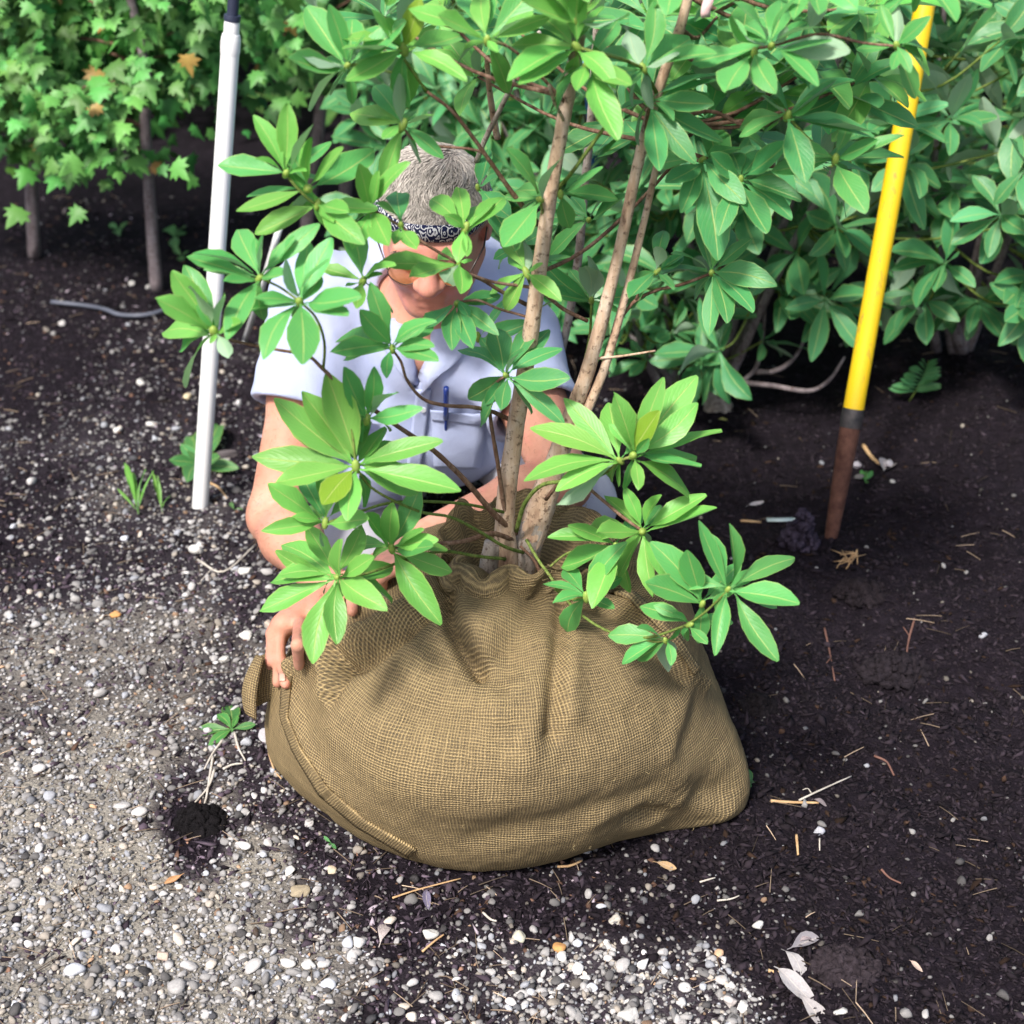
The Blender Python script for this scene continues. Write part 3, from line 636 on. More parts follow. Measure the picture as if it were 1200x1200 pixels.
# leaf whorls: centre pixel, distance Y, colour, leaf tips in pixels (a letter changes the leaf's colour; an offset pair moves its base)
WH = [
 (335,204,1.615,'young',[(304,135),(337,120),(367,145),(343,165),(361,202),(308,178)]),
 (361,221,1.62,'young',[(277,248),(437,183,'p'),(403,173),(352,168)]), (372,240,1.63,'young',[(304,277),(416,275),(392,262),(410,250)]),
 (407,77,1.65,'mid',[(361,16),(385,5),(335,72),(349,57,'p'),(351,108),(440,80),(413,22),(430,42)]),
 (473,58,1.68,'young',[(435,12),(483,6,'y'),(405,95),(541,34),(402,57),(408,28),(492,133),(539,76),(452,20)]),
 (472,147,1.69,'young',[(468,86),(417,114),(411,133),(509,138),(448,163),(486,120)]),
 (251,389,1.51,'young',[(191,345),(177,379),(196,439),(228,328),(235,363,'p'),(267,347),(285,379),(268,416,'p'),(246,404)]),
 (304,326,1.56,'mid',[(217,304),(239,279),(273,254),(363,258),(261,332),(268,384),(339,325),(312,276)]),
 (351,354,1.53,'mid',[(341,304),(364,296),(376,328),(417,342),(405,362),(307,400),(355,428),(364,388),(308,336),(283,364)]),
 (537,308,1.70,'young',[(442,312),(480,329),(517,342,'p'),(540,347),(550,303),(509,289)]),
 (545,268,1.69,'young',[(499,222),(539,223),(573,219),(590,231),(522,253),(533,298),(548,297)]),
 (436,246,1.66,'young',[(462,190),(420,192),(440,202),(424,238),(460,293),(404,262),(412,284)]), (470,264,1.67,'young',[(467,208,'d'),(490,294),(462,290),(452,232)]),
 (425,330,1.62,'young',[(405,337),(452,300),(445,318),(418,362)]),
 (460,409,1.61,'mid',[(444,341),(492,368),(499,397),(509,416),(453,437),(388,380),(421,363),(398,398)]),
 (535,356,1.72,'dark',[(496,387),(531,405),(550,372),(574,381),(570,340),(583,350),(556,410)]),
 (560,395,1.85,'dark',[(616,374),(596,350),(580,418),(545,372)]),
 (593,440,1.70,'dark',[(539,393),(580,387),(549,467),(588,483),(664,440),(660,491),(644,387),(620,486),(606,404)]),
 (617,320,1.74,'young',[(593,292),(632,306),(652,342),(612,292,'p'),(600,340)]),
 (727,540,1.63,'young',[(661,467),(633,493),(619,541),(657,562),(648,588,'p'),(716,461)]),
 (742,534,1.62,'young',[(778,442),(817,441),(773,481,'y'),(815,474),(845,494),(814,540),(824,572),(762,511,'p'),(749,569),(735,470)]),
 (753,623,1.64,'young',[(707,583),(678,610),(697,628),(760,583),(828,580),(843,603),(727,677),(757,663),(750,694),(791,680)]), (722,640,1.66,'young',[(662,667),(690,692)]),
 (853,691,1.52,'mid',[(818,610),(875,625),(937,643),(938,710),(913,773),(842,763),(838,714),(886,668)]), (823,708,1.54,'mid',[(805,645),(775,637),(753,685)]), (808,732,1.55,'mid',[(797,750),(828,752),(795,716)]),
 (780,751,1.575,'mid',[(747,773),(755,727),(788,774),(800,742)]), (687,700,1.63,'mid',[(653,700),(720,713),(717,642),(660,654),(672,704)]),
 (395,677,1.555,'young',[(313,651),(311,675),(308,717),(389,636),(331,619),(365,776),(397,752),(448,704),(467,692),(438,652),(423,618),(394,708)]),
 (459,643,1.60,'young',[(500,625),(532,669),(517,726),(488,685),(491,617),(425,603),(456,600),(429,653),(508,640,'p')]),
 (381,613,1.55,'young',[(320,567),(317,616),(362,580),(432,608),(424,565),(372,640),(350,600)]),
 (417,547,1.55,'young',[(339,493),(368,477),(352,459),(321,467),(301,525),(405,464),(381,435),(427,477),(509,505),(487,509),(487,577),(534,561),(452,501),(323,566),(378,592,'y'),(410,600)]),
 (430,492,1.58,'mid',[(479,475),(455,446),(402,430),(440,440)]),
 (571,48,1.66,'young',[(483,0),(540,-18,'p'),(596,44),(584,64),(620,10),(560,-30),(510,20)]),
 (675,27,1.69,'young',[(620,-30),(640,-45),(690,-40),(735,40,'p'),(718,10,'p'),(605,8),(712,62)]), (676,55,1.68,'young',[(608,100),(600,64),(670,100),(632,20),(715,85)]),
 (688,75,1.68,'young',[(727,157),(676,112),(740,100)]),
 (754,80,1.72,'mid',[(736,33,'p'),(768,0),(828,46),(796,62,'p'),(700,90),(735,105),(810,30)]),
 (762,119,1.76,'dark',[(736,165),(773,200),(790,130),(816,182),(844,168),(844,68),(839,94),(838,123)]),
 (904,54,1.68,'mid',[(839,35),(850,44,'p'),(928,33,'p'),(915,-5),(964,8),(999,72,'p'),(975,48),(963,78),(870,10),(882,-10)]), (884,62,1.69,'mid',[(851,112),(905,100)]),
 (923,136,1.74,'dark',[(882,152),(903,90),(1029,161),(1025,139),(960,113,'p'),(944,206),(890,116),(985,100)]), (979,187,1.74,'mid',[(1029,165),(1061,165),(1056,190),(1017,235),(984,228),(940,165),(1000,215,'p')]),
 (868,211,1.78,'dark',[(928,168),(890,164),(938,222),(928,244),(898,276),(829,180),(850,260),(860,165)]),
 (823,187,1.80,'dark',[(798,250),(868,222),(842,294),(780,215),(850,200),(812,235)]),
 (834,320,1.81,'dark',[(800,283),(877,280),(855,268),(897,328),(883,350),(856,365),(831,394),(805,352)]), (770,318,1.80,'dark',[(738,352),(800,302),(782,284,'p'),(790,335)]),
 (1051,54,1.68,'mid',[(1045,19,'p'),(1082,19),(1066,78),(1045,82),(1004,57),(1021,40),(1100,50)]),
 (633,234,1.73,'mid',[(613,170),(648,176),(590,289),(606,240)]), (657,228,1.74,'mid',[(707,196),(700,222)]),
 (693,352,1.86,'dark',[(643,320),(703,290),(688,296),(640,345)]), (690,258,1.88,'dark',[(735,228),(672,262),(655,238),(712,215)]),
 (560,220,1.95,'dark',[(600,258),(590,205),(612,300),(575,180)]), (610,290,1.95,'dark',[(640,262),(580,300),(625,330)]),
 (640,-40,1.70,'young',[(600,-70),(680,-80),(590,-20),(690,-10),(640,20)]), (800,-40,1.72,'mid',[(760,-80),(850,-70),(830,0),(780,10),(745,-30)]), (960,-30,1.70,'mid',[(920,-70),(1010,-60),(1000,5),(930,8),(960,20)]), (1090,-20,1.72,'mid',[(1050,-60),(1140,-40),(1120,30),(1060,12)]), (480,-50,1.70,'young',[(430,-80),(530,-90),(440,-10),(510,-10)])]
camdir = -Vector((0, CP, -SP))
def nhint(): return (camdir * .55 + Vector((-.1, -.1, .75)) + rv(.26)).normalized()
NLEAF = 0; ITEMS = []
V_, F_ = ico(1); BUD = fast_mesh('bud', V_ * np.array([.0042, .0042, .0085]), F_); m = M('bud_green', .5, .4); m.color(m.mix(m.noise(300, 3, .6, m.objco()), (.16, .30, .04), (.34, .42, .10))); BUD.materials.append(m.m)
for cx, cy, Y, kind, tips in WH:
    c = W(cx, cy, Y); q = (Vector((0, -.5, .8)) + rv(.3)).normalized().to_track_quat('Z', 'Y'); obj('bud', BUD, None, TREE, Matrix.Translation(c) @ q.to_matrix().to_4x4() @ Matrix.Scale(rnd.uniform(.8, 1.3), 4))
    t0 = (c - CAM).length / ray(cx, cy).length
    for tp in tips:
        k = kind
        if len(tp) > 2: k = {'p': 'pale', 'y': 'yellow', 'd': 'dark'}[tp[2]]
        d = ray(tp[0], tp[1]); T0 = CAM + d * t0; off = (T0 - c).length
        L = max(off * 1.04, min(rnd.uniform(.075, .105), off * 1.45)); q = math.sqrt(max(L * L - off * off, 0))
        T = T0 - d.normalized() * q * (1 if rnd.random() < .68 else -1)
        T = T0 if (T - c).length > .2 else T
        base = c + (T - c) * .10 + rv(.0015); ws = rnd.uniform(.78, 1.10) * min(1.35, .92 + .35 * (L / max(off, .02) - 1))
        if k == 'pale': nh = (-camdir * .5 + Vector((0, 0, -.5)) + rv(.3)).normalized() if rnd.random() < .65 else nhint()
        else: nh = nhint()
        ITEMS.append((base, T, nh, leafcol(k if k != 'pale' else 'mid'), ws)); NLEAF += 1
for cx, cy, Y, kind, tips in WH:
    c = W(cx, cy, Y)
    for k in range(0 if 425 < cx < 585 and 170 < cy < 400 else 4):
        a = rnd.uniform(0, 6.28); d = (Vector((math.cos(a), rnd.uniform(-.1, .9), math.sin(a) * .8 - .15))).normalized(); ITEMS.append((c + d * .006 + Vector((0, .006, 0)), c + d * rnd.uniform(.045, .085) + Vector((0, .008, 0)), nhint(), leafcol(kind if rnd.random() < .6 else 'mid'), rnd.uniform(.8, 1.1)))
def seen(it):
    x, y = proj(np.array(it[1])); return (it[1] - it[0]).length if -20 < x < 1220 and -20 < y < 1220 else 0
ITEMS.sort(key=lambda it: -seen(it))
for it in ITEMS[:300]: leaf_obj(TREE, *it)
lmass = LeafMass()
for it in ITEMS[300:]: lmass.add(leaf_matrix(it[0], it[1], it[2], it[4]), it[3])
for cx, cy, Y in [(520,20,1.95),(600,30,1.98),(560,90,2.05),(700,30,1.95),(730,140,2.0),(800,90,1.95),(840,20,1.9),(860,120,1.95),(900,110,1.95),(950,80,1.9),(990,110,1.9),(1020,90,1.9),(950,20,1.85),(1010,10,1.85),(880,-10,1.85),(760,20,1.9),(450,20,1.9),(790,150,1.95),(960,190,1.95),(830,140,1.92)]:
    c = W(cx, cy, Y); axw = (Vector((0, -.35, .9)) + rv(.35)).normalized(); o1 = axw.orthogonal().normalized(); o2 = axw.cross(o1); a0 = rnd.uniform(0, 6.28); kd = rnd.choice(('mid', 'mid', 'dark', 'young'))
    for k in range(8):
        a = a0 + k * 2.4; el = math.radians(rnd.uniform(-10, 55)); d = ((o1 * math.cos(a) + o2 * math.sin(a)) * math.cos(el) + axw * math.sin(el) + Vector((0, 0, -.15))).normalized()
        lmass.add(leaf_matrix(c + d * .008, c + d * rnd.uniform(.07, .11), (axw + Vector((0, -.2, .4)) + rv(.2)).normalized(), rnd.uniform(.85, 1.15)), leafcol(kd))
    near_ = min(PA + PB + PC, key=lambda q: (q - c).length); tube('branch', [near_, near_.lerp(c, .5) + Vector((0, .01, -.02)), c], [.0032, .0018], MAT_TWIG, TREE, 6, 4, .1)
lmass.build('foliage', TREE)['kind'] = 'stuff'
print('foreground leaves', NLEAF)
# ------------------------------------------------------------------ implicit bodies
class Field:
    def __init__(s, lo, hi, h):
        s.lo = np.array(lo, float); s.h = h; s.n = np.ceil((np.array(hi) - s.lo) / h).astype(int) + 1
        s.D = np.full(s.n, .2, np.float32)
    def _box(s, lo, hi):
        a = np.clip(np.floor((np.array(lo) - s.lo) / s.h).astype(int), 0, s.n); b = np.clip(np.ceil((np.array(hi) - s.lo) / s.h).astype(int) + 1, 0, s.n)
        sl = tuple(slice(i, j) for i, j in zip(a, b)); g = np.stack(np.meshgrid(*[s.lo[i] + s.h * np.arange(a[i], b[i]) for i in range(3)], indexing='ij'), -1)
        return sl, g
    def _put(s, sl, d, k, cut):
        a = s.D[sl]
        if cut: d = -d; h = np.maximum(k - np.abs(a - d), 0) / k; s.D[sl] = np.maximum(a, d) + h * h * k * .25
        else: h = np.maximum(k - np.abs(a - d), 0) / k; s.D[sl] = np.minimum(a, d) - h * h * k * .25
    def cone(s, A, B, ra, rb, k=.012, cut=False):
        A, B = np.array(A, float), np.array(B, float); m_ = max(ra, rb) + k + .03
        sl, g = s._box(np.minimum(A, B) - m_, np.maximum(A, B) + m_)
        if g.size == 0: return
        ab = B - A; t = np.clip(((g - A) @ ab) / max(ab @ ab, 1e-9), 0, 1); d = np.linalg.norm(g - A - t[..., None] * ab, axis=-1) - (ra + (rb - ra) * t)
        s._put(sl, d, k, cut)
    def chain(s, P, R, k=.012):
        for i in range(len(P) - 1): s.cone(P[i], P[i + 1], R[i], R[i + 1], k)
    def ell(s, c, r, X=None, k=.012, cut=False):
        c, r = np.array(c, float), np.array(r, float); m_ = r.max() + k + .03; sl, g = s._box(c - m_, c + m_)
        if g.size == 0: return
        q = g - c
        if X is not None: q = q @ np.array(X).T
        k0 = np.linalg.norm(q / r, axis=-1); k1 = np.linalg.norm(q / (r * r), axis=-1); s._put(sl, k0 * (k0 - 1) / np.maximum(k1, 1e-6), k, cut)
    def points(s): return np.stack(np.meshgrid(*[s.lo[i] + s.h * np.arange(s.n[i]) for i in range(3)], indexing='ij'), -1)
    def mesh(s):
        D = s.D.astype(np.float64); n = s.n; ins = D < 0
        cor = [(i, j, k) for i in (0, 1) for j in (0, 1) for k in (0, 1)]
        cnt = sum(ins[i:n[0] - 1 + i, j:n[1] - 1 + j, k:n[2] - 1 + k].astype(np.int8) for i, j, k in cor)
        act = np.argwhere((cnt > 0) & (cnt < 8)); ids = -np.ones(n - 1, np.int64); ids[tuple(act.T)] = np.arange(len(act))
        acc = np.zeros((len(act), 3)); w = np.zeros(len(act))
        for a in cor:
            for ax in range(3):
                if a[ax] == 1: continue
                b = list(a); b[ax] = 1
                da = D[tuple((act + a).T)]; db = D[tuple((act + b).T)]; cr = (da < 0) != (db < 0); t = np.where(cr, da / np.where(cr, da - db, 1), 0)
                p = act + np.array(a, float); p[:, ax] += t; acc[cr] += p[cr]; w[cr] += 1
        V = acc / w[:, None] * s.h + s.lo; F = []
        for ax in range(3):
            b, c = (ax + 1) % 3, (ax + 2) % 3
            lo_ = [slice(None)] * 3; hi_ = [slice(None)] * 3; lo_[ax] = slice(0, -1); hi_[ax] = slice(1, None)
            A_, B_ = ins[tuple(lo_)], ins[tuple(hi_)]
            for flip, msk in ((False, A_ & ~B_), (True, ~A_ & B_)):
                e = np.argwhere(msk); e = e[(e[:, b] > 0) & (e[:, c] > 0) & (e[:, b] < n[b] - 1) & (e[:, c] < n[c] - 1)]
                eb = np.zeros(3, int); eb[b] = 1; ec = np.zeros(3, int); ec[c] = 1
                q = np.stack([ids[tuple((e - eb - ec).T)], ids[tuple((e - ec).T)], ids[tuple(e.T)], ids[tuple((e - eb).T)]], -1)
                F.append(q[:, ::-1] if flip else q)
        return V, np.concatenate(F)

# ------------------------------------------------------------------ the kneeling man
A3 = np.array
PERSON = thing('person', (-.14, 2.45, 0), 'kneeling person in pale blue short-sleeved shirt and bandana, hands on the burlap sack', 'person')
def w3(px, py, Y): return A3(W(px, py, Y))
SHL, SHR = w3(378, 352, 2.34), w3(598, 405, 2.32)                  # shoulders (left and right in the picture)
ELL, WRL = w3(322, 605, 2.13), w3(388, 690, 1.93)
ELR, WRR = w3(660, 566, 2.09), w3(500, 630, 1.985)
NECK = w3(492, 372, 2.33); PEL = A3([-.13, 2.62, .24]); CHEST = A3([-.135, 2.42, .46])
HC = w3(508, 261, 2.20)                                            # head centre
al = math.radians(24); hf = A3([-.04, -math.cos(al), -math.sin(al)]); hf /= np.linalg.norm(hf)
hr = np.cross(hf, A3([0.03, 0, 1.0])); hr /= np.linalg.norm(hr); hu = np.cross(hr, hf)
if hr[0] < 0: hr = -hr
HX = np.stack([hr, hf, hu])                                        # rows: local axes
def hl(r_, f_, u_): return HC + hr * r_ + hf * f_ + hu * u_
body = Field((-.50, 1.56, .09), (.20, 2.74, .90), .0042)
# torso (under the shirt) and neck
body.ell(CHEST, (.150, .095, .165), k=.03); body.cone(CHEST, PEL, .12, .13, .05)
body.cone(NECK + A3([0, .02, -.03]), hl(0, -.03, -.05), .064, .055, .03)
body.cone(NECK + A3([-.01, 0, -.02]), SHL, .055, .052, .04); body.cone(NECK + A3([.01, 0, -.02]), SHR, .055, .052, .04)
body.cone(NECK + A3([0, -.02, -.02]), CHEST + A3([0, -.05, .05]), .07, .075, .04)
# arms
for S, E, Wr in ((SHL, ELL, WRL), (SHR, ELR, WRR)):
    u = (E - S); body.cone(S, S + u * .45, .054, .051, .02); body.cone(S + u * .45, E, .051, .042, .02)
    f = Wr - E; body.cone(E, E + f * .3, .041, .047, .02); body.cone(E + f * .3, Wr, .047, .029, .02)
# head
body.ell(hl(0, -.004, .030), (.074, .082, .076), HX, .02); body.ell(hl(0, .030, -.035), (.062, .068, .085), HX, .03)
body.ell(hl(0, .068, -.098), (.030, .026, .024), HX, .02); body.cone(hl(-.055, .0, -.055), hl(-.022, .068, -.098), .022, .018, .03); body.cone(hl(.055, .0, -.055), hl(.022, .068, -.098), .022, .018, .03)
body.ell(hl(-.040, .072, -.030), (.024, .020, .022), HX, .02); body.ell(hl(.040, .072, -.030), (.024, .020, .022), HX, .02)
body.cone(hl(-.045, .082, .024), hl(.045, .082, .024), .010, .010, .016)
body.ell(hl(-.032, .096, .003), (.015, .010, .010), HX, .012, True); body.ell(hl(.032, .096, .003), (.015, .010, .010), HX, .012, True)
body.ell(hl(-.032, .084, .002), (.012, .012, .012), HX, .004); body.ell(hl(.032, .084, .002), (.012, .012, .012), HX, .004)
body.cone(hl(0, .094, .012), hl(0, .113, -.022), .009, .0165, .010); body.ell(hl(-.015, .104, -.026), (.010, .012, .009), HX, .006); body.ell(hl(.015, .104, -.026), (.010, .012, .009), HX, .006)
body.cone(hl(-.019, .091, -.0645), hl(.019, .091, -.0645), .0058, .0058, .006); body.cone(hl(-.016, .090, -.078), hl(.016, .090, -.078), .0068, .0068, .006)
body.cone(hl(-.024, .099, -.071), hl(.024, .099, -.071), .0030, .0030, .003, True)
for sx in (-1, 1):
    body.ell(hl(.079 * sx, -.008, -.002), (.010, .021, .034), HX, .006); body.ell(hl(.088 * sx, -.002, .002), (.006, .010, .018), HX, .004, True)
# hands
def on_bag(px, py, lift, Yf):
    h, n_ = hit(bagbvh, px, py)
    if h is None or abs(h.y - Yf) > .12: return w3(px, py, Yf)
    return A3(h + n_ * lift)
def finger(pts, r0, r1):
    P = [A3(p) for p in pts]; R = np.linspace(r0, r1, len(P)) * 1.02
    body.chain(P, R, .0035)
KN = [on_bag(352, 728, .019, 1.85), on_bag(340, 728, .020, 1.84), on_bag(328, 733, .021, 1.835), on_bag(319, 743, .018, 1.83)]
palm = w3(366, 712, 1.885)
for kx in KN: body.cone(WRL * .35 + palm * .65, kx, .0175, .0105, .008)
body.cone(WRL, palm, .026, .022, .02); body.cone(palm, (KN[1] + KN[2]) / 2, .022, .014, .02)
finger([KN[0], on_bag(354, 752, .016, 1.80), on_bag(355, 777, .008, 1.775)], .0100, .0078)
finger([KN[1], on_bag(339, 766, .020, 1.80), on_bag(340, 799, .008, 1.765)], .0102, .0080)
finger([KN[2], on_bag(327, 771, .018, 1.80), on_bag(331, 802, .008, 1.765)], .0098, .0076)
finger([KN[3], on_bag(317, 774, .014, 1.80), on_bag(322, 797, .007, 1.775)], .0088, .0066)
finger([palm + A3([.012, -.005, 0]), on_bag(378, 735, .018, 1.85), on_bag(374, 757, .010, 1.82)], .0125, .0088)
KR_ = [on_bag(470, 684, .024, 1.88), on_bag(457, 683, .026, 1.88), on_bag(443, 682, .026, 1.88), on_bag(430, 684, .024, 1.88)]
for kx in KR_: body.cone(WRR + A3([-.02, -.01, 0]), kx, .018, .0105, .008)
TR = [(452, 720), (434, 724), (418, 722), (405, 718)]
for kx, (tx, ty), rr in zip(KR_, TR, (.0100, .0104, .0100, .0088)):
    mx_, my_ = proj(kx); finger([kx, on_bag((mx_ + tx) / 2, (my_ + ty) / 2, .026, 1.85), on_bag(tx, ty + 2, .012, 1.82)], rr, rr * .78)
finger([WRR + A3([0, -.02, -.01]), on_bag(490, 690, .018, 1.86), on_bag(484, 708, .010, 1.82)], .013, .009)
V, F = body.mesh()
m = M('skin', .55, .35); co = m.objco()
c = m.ramp(m.noise(14, 5, .6, co), [(.3, (.46, .20, .135)), (.55, (.56, .28, .195)), (.75, (.64, .36, .27))])
fr = m.ramp(m.noise(170, 3, .6, co), [(.60, 0.0), (.72, .35)]); red = m.ramp(m.noise(38, 4, .6, co), [(.5, 0.0), (.7, .45)]); sx3 = m.n('ShaderNodeSeparateXYZ'); m.link(co, sx3.inputs[0]); face = m.math('MULTIPLY', m.math('GREATER_THAN', sx3.outputs[2], .60), .35); m.color(m.mix(m.math('ADD', red, face, clamp=True), m.mix(fr, c, (.36, .14, .08)), (.66, .25, .21)))
m.b.inputs['Subsurface Weight'].default_value = .12; m.b.inputs['Subsurface Radius'].default_value = (.012, .005, .003); m.b.inputs['Subsurface Scale'].default_value = .6
m.bump(m.math('ADD', m.noise(120, 5, .7, co), m.noise(420, 3, .6, co)), .35, .002); MAT_SKIN = m.m
body_ob = obj('body', fast_mesh('body', V, F), MAT_SKIN, PERSON)
sm_ = body_ob.modifiers.new('smooth', 'SMOOTH'); sm_.factor = .5; sm_.iterations = 2
bodybvh = bvh_of(V, F)
# fine hair on the arms
VV, FF, off = [], [], 0; armv = [v for v in V[::7] if (v[2] < .44 and v[1] < 2.28)]; hrn2 = random.Random(3)
for v0 in hrn2.sample(armv, min(1500, len(armv))):
    h_ = bodybvh.find_nearest(Vector(v0))
    if h_[0] is None or h_[0].y < 1.86: continue
    p0 = h_[0]; n_ = h_[1]; g_ = (n_ * .5 + Vector((hrn2.gauss(0, .5), hrn2.gauss(0, .5), -.6))).normalized(); L_ = hrn2.uniform(.004, .010); v_, f_ = tube_arrays([p0, p0 + (n_ * .5 + g_ * .5) * L_ * .5, p0 + g_ * L_], [.00022, .00018, .0001], 3, False); VV.append(v_); FF.append(np.array(f_) + off); off += len(v_)
if VV: obj('arm_hair', fast_mesh('arm_hair', np.concatenate(VV), np.concatenate(FF)), simple('fine_brown_hair', (.16, .09, .05), (.26, .16, .09), 40, .6, .3, 0), PERSON)['kind'] = 'stuff'
# finger nails
MAT_NAIL = simple('finger_nail', (.60, .34, .26), (.66, .40, .32), 60, .3, .5, 0)
def nail(px, py, ang, w_=3.4, l_=4.6):
    pts = []; ok = True
    for i in range(5):
        for j in range(5):
            u, v = (i - 2) / 2, (j - 2) / 2; k = math.sqrt(max(0, 1 - .25 * (v * v)))
            qx, qy = u * w_ * k, v * l_; x = px + qx * math.cos(ang) - qy * math.sin(ang); y = py + qx * math.sin(ang) + qy * math.cos(ang)
            h, n_ = hit(bodybvh, x, y)
            if h is None: ok = False; break
            pts.append(h + n_ * .0012)
        if not ok: return
    F_ = [(i * 5 + j, (i + 1) * 5 + j, (i + 1) * 5 + j + 1, i * 5 + j + 1) for i in range(4) for j in range(4)]
    o = obj('finger_nail', mesh_pd('finger_nail', pts, F_), MAT_NAIL, PERSON); md = o.modifiers.new('t', 'SOLIDIFY'); md.thickness = .0008
for a in ((357, 771, 0), (340, 791, -.05), (331, 794, -.1), (433, 719, .55), (451, 716, .5)): nail(*a)
# shirt
sh = Field((-.46, 2.02, .16), (.19, 2.82, .74), .0052)
sh.ell(CHEST, (.178, .122, .185), k=.05); sh.ell(CHEST + A3([.0, -.02, -.12]), (.168, .135, .15), k=.05); sh.cone(CHEST, PEL + A3([0, 0, .02]), .14, .155, .06)
sh.cone(NECK + A3([-.02, .01, -.025]), SHL + A3([0, 0, -.004]), .064, .068, .05); sh.cone(NECK + A3([.02, .01, -.025]), SHR + A3([0, 0, -.004]), .064, .068, .05)
sh.cone(NECK + A3([0, -.01, -.05]), CHEST + A3([0, -.05, .02]), .082, .095, .05)
sh.ell(A3([-.24, 2.33, .31]), (.085, .10, .13), k=.05); HEM = []
for S, E, fr_ in ((SHL, ELL, .50), (SHR, ELR, .52)):
    u = E - S; e = S + u * fr_; sh.cone(S, e + u * .12, .068, .074, .05); HEM.append((S, u / np.linalg.norm(u), e))
P = sh.points(); x, y, z = P[..., 0], P[..., 1], P[..., 2]
fold = .0105 * (1 - np.abs(fbm(x * 9 + z * 3, y * 5, z * 4.5 + x * 4, 3)) * 2.2) + .0055 * (.5 - np.abs(fbm(x * 20 + z * 8, y * 14, z * 10 - x * 6, 2)) * 2)
drape = .010 * np.sin((x * .9 + z * .55) * 46 + 2.2 * fbm(x * 5, y * 5, z * 5, 2)) * np.exp(-((z - .40) / .10) ** 2) * np.exp(-((x + .12) / .14) ** 2)
sh.D = (sh.D - fold * .8 - drape * .5).astype(np.float32)
for S, n_, e in HEM:                                              # sleeve ends: flat cut and hollow
    d = (P - e) @ n_; near = np.linalg.norm(P - e, axis=-1) < .14; sh.D = np.where(near, np.maximum(sh.D, d), sh.D)
    sh.cone(e - n_ * .035, e + n_ * .08, .064, .070, .004, True)
# open neck: a V down the chest
vt = A3(W(497, 385, 2.2)); vb = A3(W(486, 452, 2.24)); vd = A3(camdir) * .12
for i in range(7):
    t = i / 6; c_ = vt * (1 - t) + vb * t; sh.cone(c_ + vd, c_ - vd * .15, .034 * (1 - t) + .004, .034 * (1 - t) + .004, .006, True)
sh.cone(NECK + A3([0, .0, .02]), hl(0, -.03, -.05), .072, .066, .008, True)
V, F = sh.mesh()
m = M('shirt_cotton', .9, .15); co = m.objco()
mp = m.n('ShaderNodeMapping'); mp.inputs['Scale'].default_value = (900, 900, 900); m.link(co, mp.inputs[0])
wv = m.noise(700, 2, .5, co); c = m.ramp(m.noise(6, 4, .6, co), [(.3, (.31, .37, .58)), (.7, (.40, .455, .66))]); m.color(m.mix(m.math('MULTIPLY', wv, .25), c, (.60, .63, .76)))
m.bump(m.math('ADD', wv, m.math('MULTIPLY', m.noise(14, 3, .5, co, .6), 3)), .30, .003); m.b.inputs['Sheen Weight'].default_value = .15; MAT_SHIRT = m.m
shirt = obj('shirt', fast_mesh('shirt', V, F), MAT_SHIRT, PERSON); sm_ = shirt.modifiers.new('smooth', 'SMOOTH'); sm_.factor = .5; sm_.iterations = 3
shbvh = bvh_of(V, F)
def shirt_piece(name, L_, R_, lift=.003, thick=.0018, n=24): return cloth_strip(name, shbvh, L_, R_, MAT_SHIRT, shirt, lift=lift, thick=thick, n=n, m_=6)
shirt_piece('placket', [(488,455),(482,500),(476,545),(470,585)], [(505,455),(499,500),(493,545),(488,588)])
shirt_piece('pocket', [(505,484),(506,515),(508,546)], [(568,490),(567,520),(562,548)], .0025, .0015)
shirt_piece('pocket_flap', [(504,478),(505,490)], [(569,484),(569,496)], .0055, .0016, 8)
shirt_piece('collar', [(512,372),(506,400),(497,440),(494,458)], [(556,372),(556,398),(534,424),(514,436)], .008, .0022)
shirt_piece('collar', [(440,372),(446,398),(466,428)], [(486,372),(482,408),(484,452)], .008, .0022)
MAT_BTN = simple('button_plastic', (.6, .62, .7), (.7, .72, .78), 40, .35, .5, 0)
for (bx_, by_) in ((495, 478), (489, 520), (483, 560)):
    h, n_ = hit(shbvh, bx_, by_)
    if h is None: continue
    q = n_.to_track_quat('Z', 'Y').to_matrix(); P_ = [h + n_ * .006, h + n_ * .008]; V_, F_ = tube_arrays(P_, [.0050, .0045], 12); obj('button', mesh_pd('button', V_, F_, False), MAT_BTN, shirt)
# trousers: kneeling
tr = Field((-.46, 2.12, .0), (.26, 3.02, .42), .007)
tr.ell(PEL + A3([0, .02, -.03]), (.165, .14, .12), k=.05)
KL, KRt = A3([-.27, 2.27, .105]), A3(W(668, 632, 2.16))
KRt = A3([.095, 2.215, .235])
tr.cone(PEL + A3([-.08, -.02, -.04]), KL, .095, .072, .04); tr.cone(KL, A3([-.25, 2.72, .07]), .070, .055, .03)
tr.cone(PEL + A3([.08, -.02, -.03]), KRt, .095, .072, .04); tr.cone(KRt, A3([.10, 2.36, .075]), .070, .058, .03)
P = tr.points(); tr.D = (tr.D - .006 * fbm(P[..., 0] * 12, P[..., 1] * 12, P[..., 2] * 12, 3)).astype(np.float32)
V, F = tr.mesh(); MAT_TROUSER = simple('pale_trouser_cloth', (.40, .40, .46), (.52, .52, .58), 9, .9, .15, .4, .003)
obj('trousers', fast_mesh('trousers', V, F), MAT_TROUSER, PERSON)
MAT_SHOE = simple('boot_leather', (.06, .045, .035), (.12, .09, .07), 20, .7)
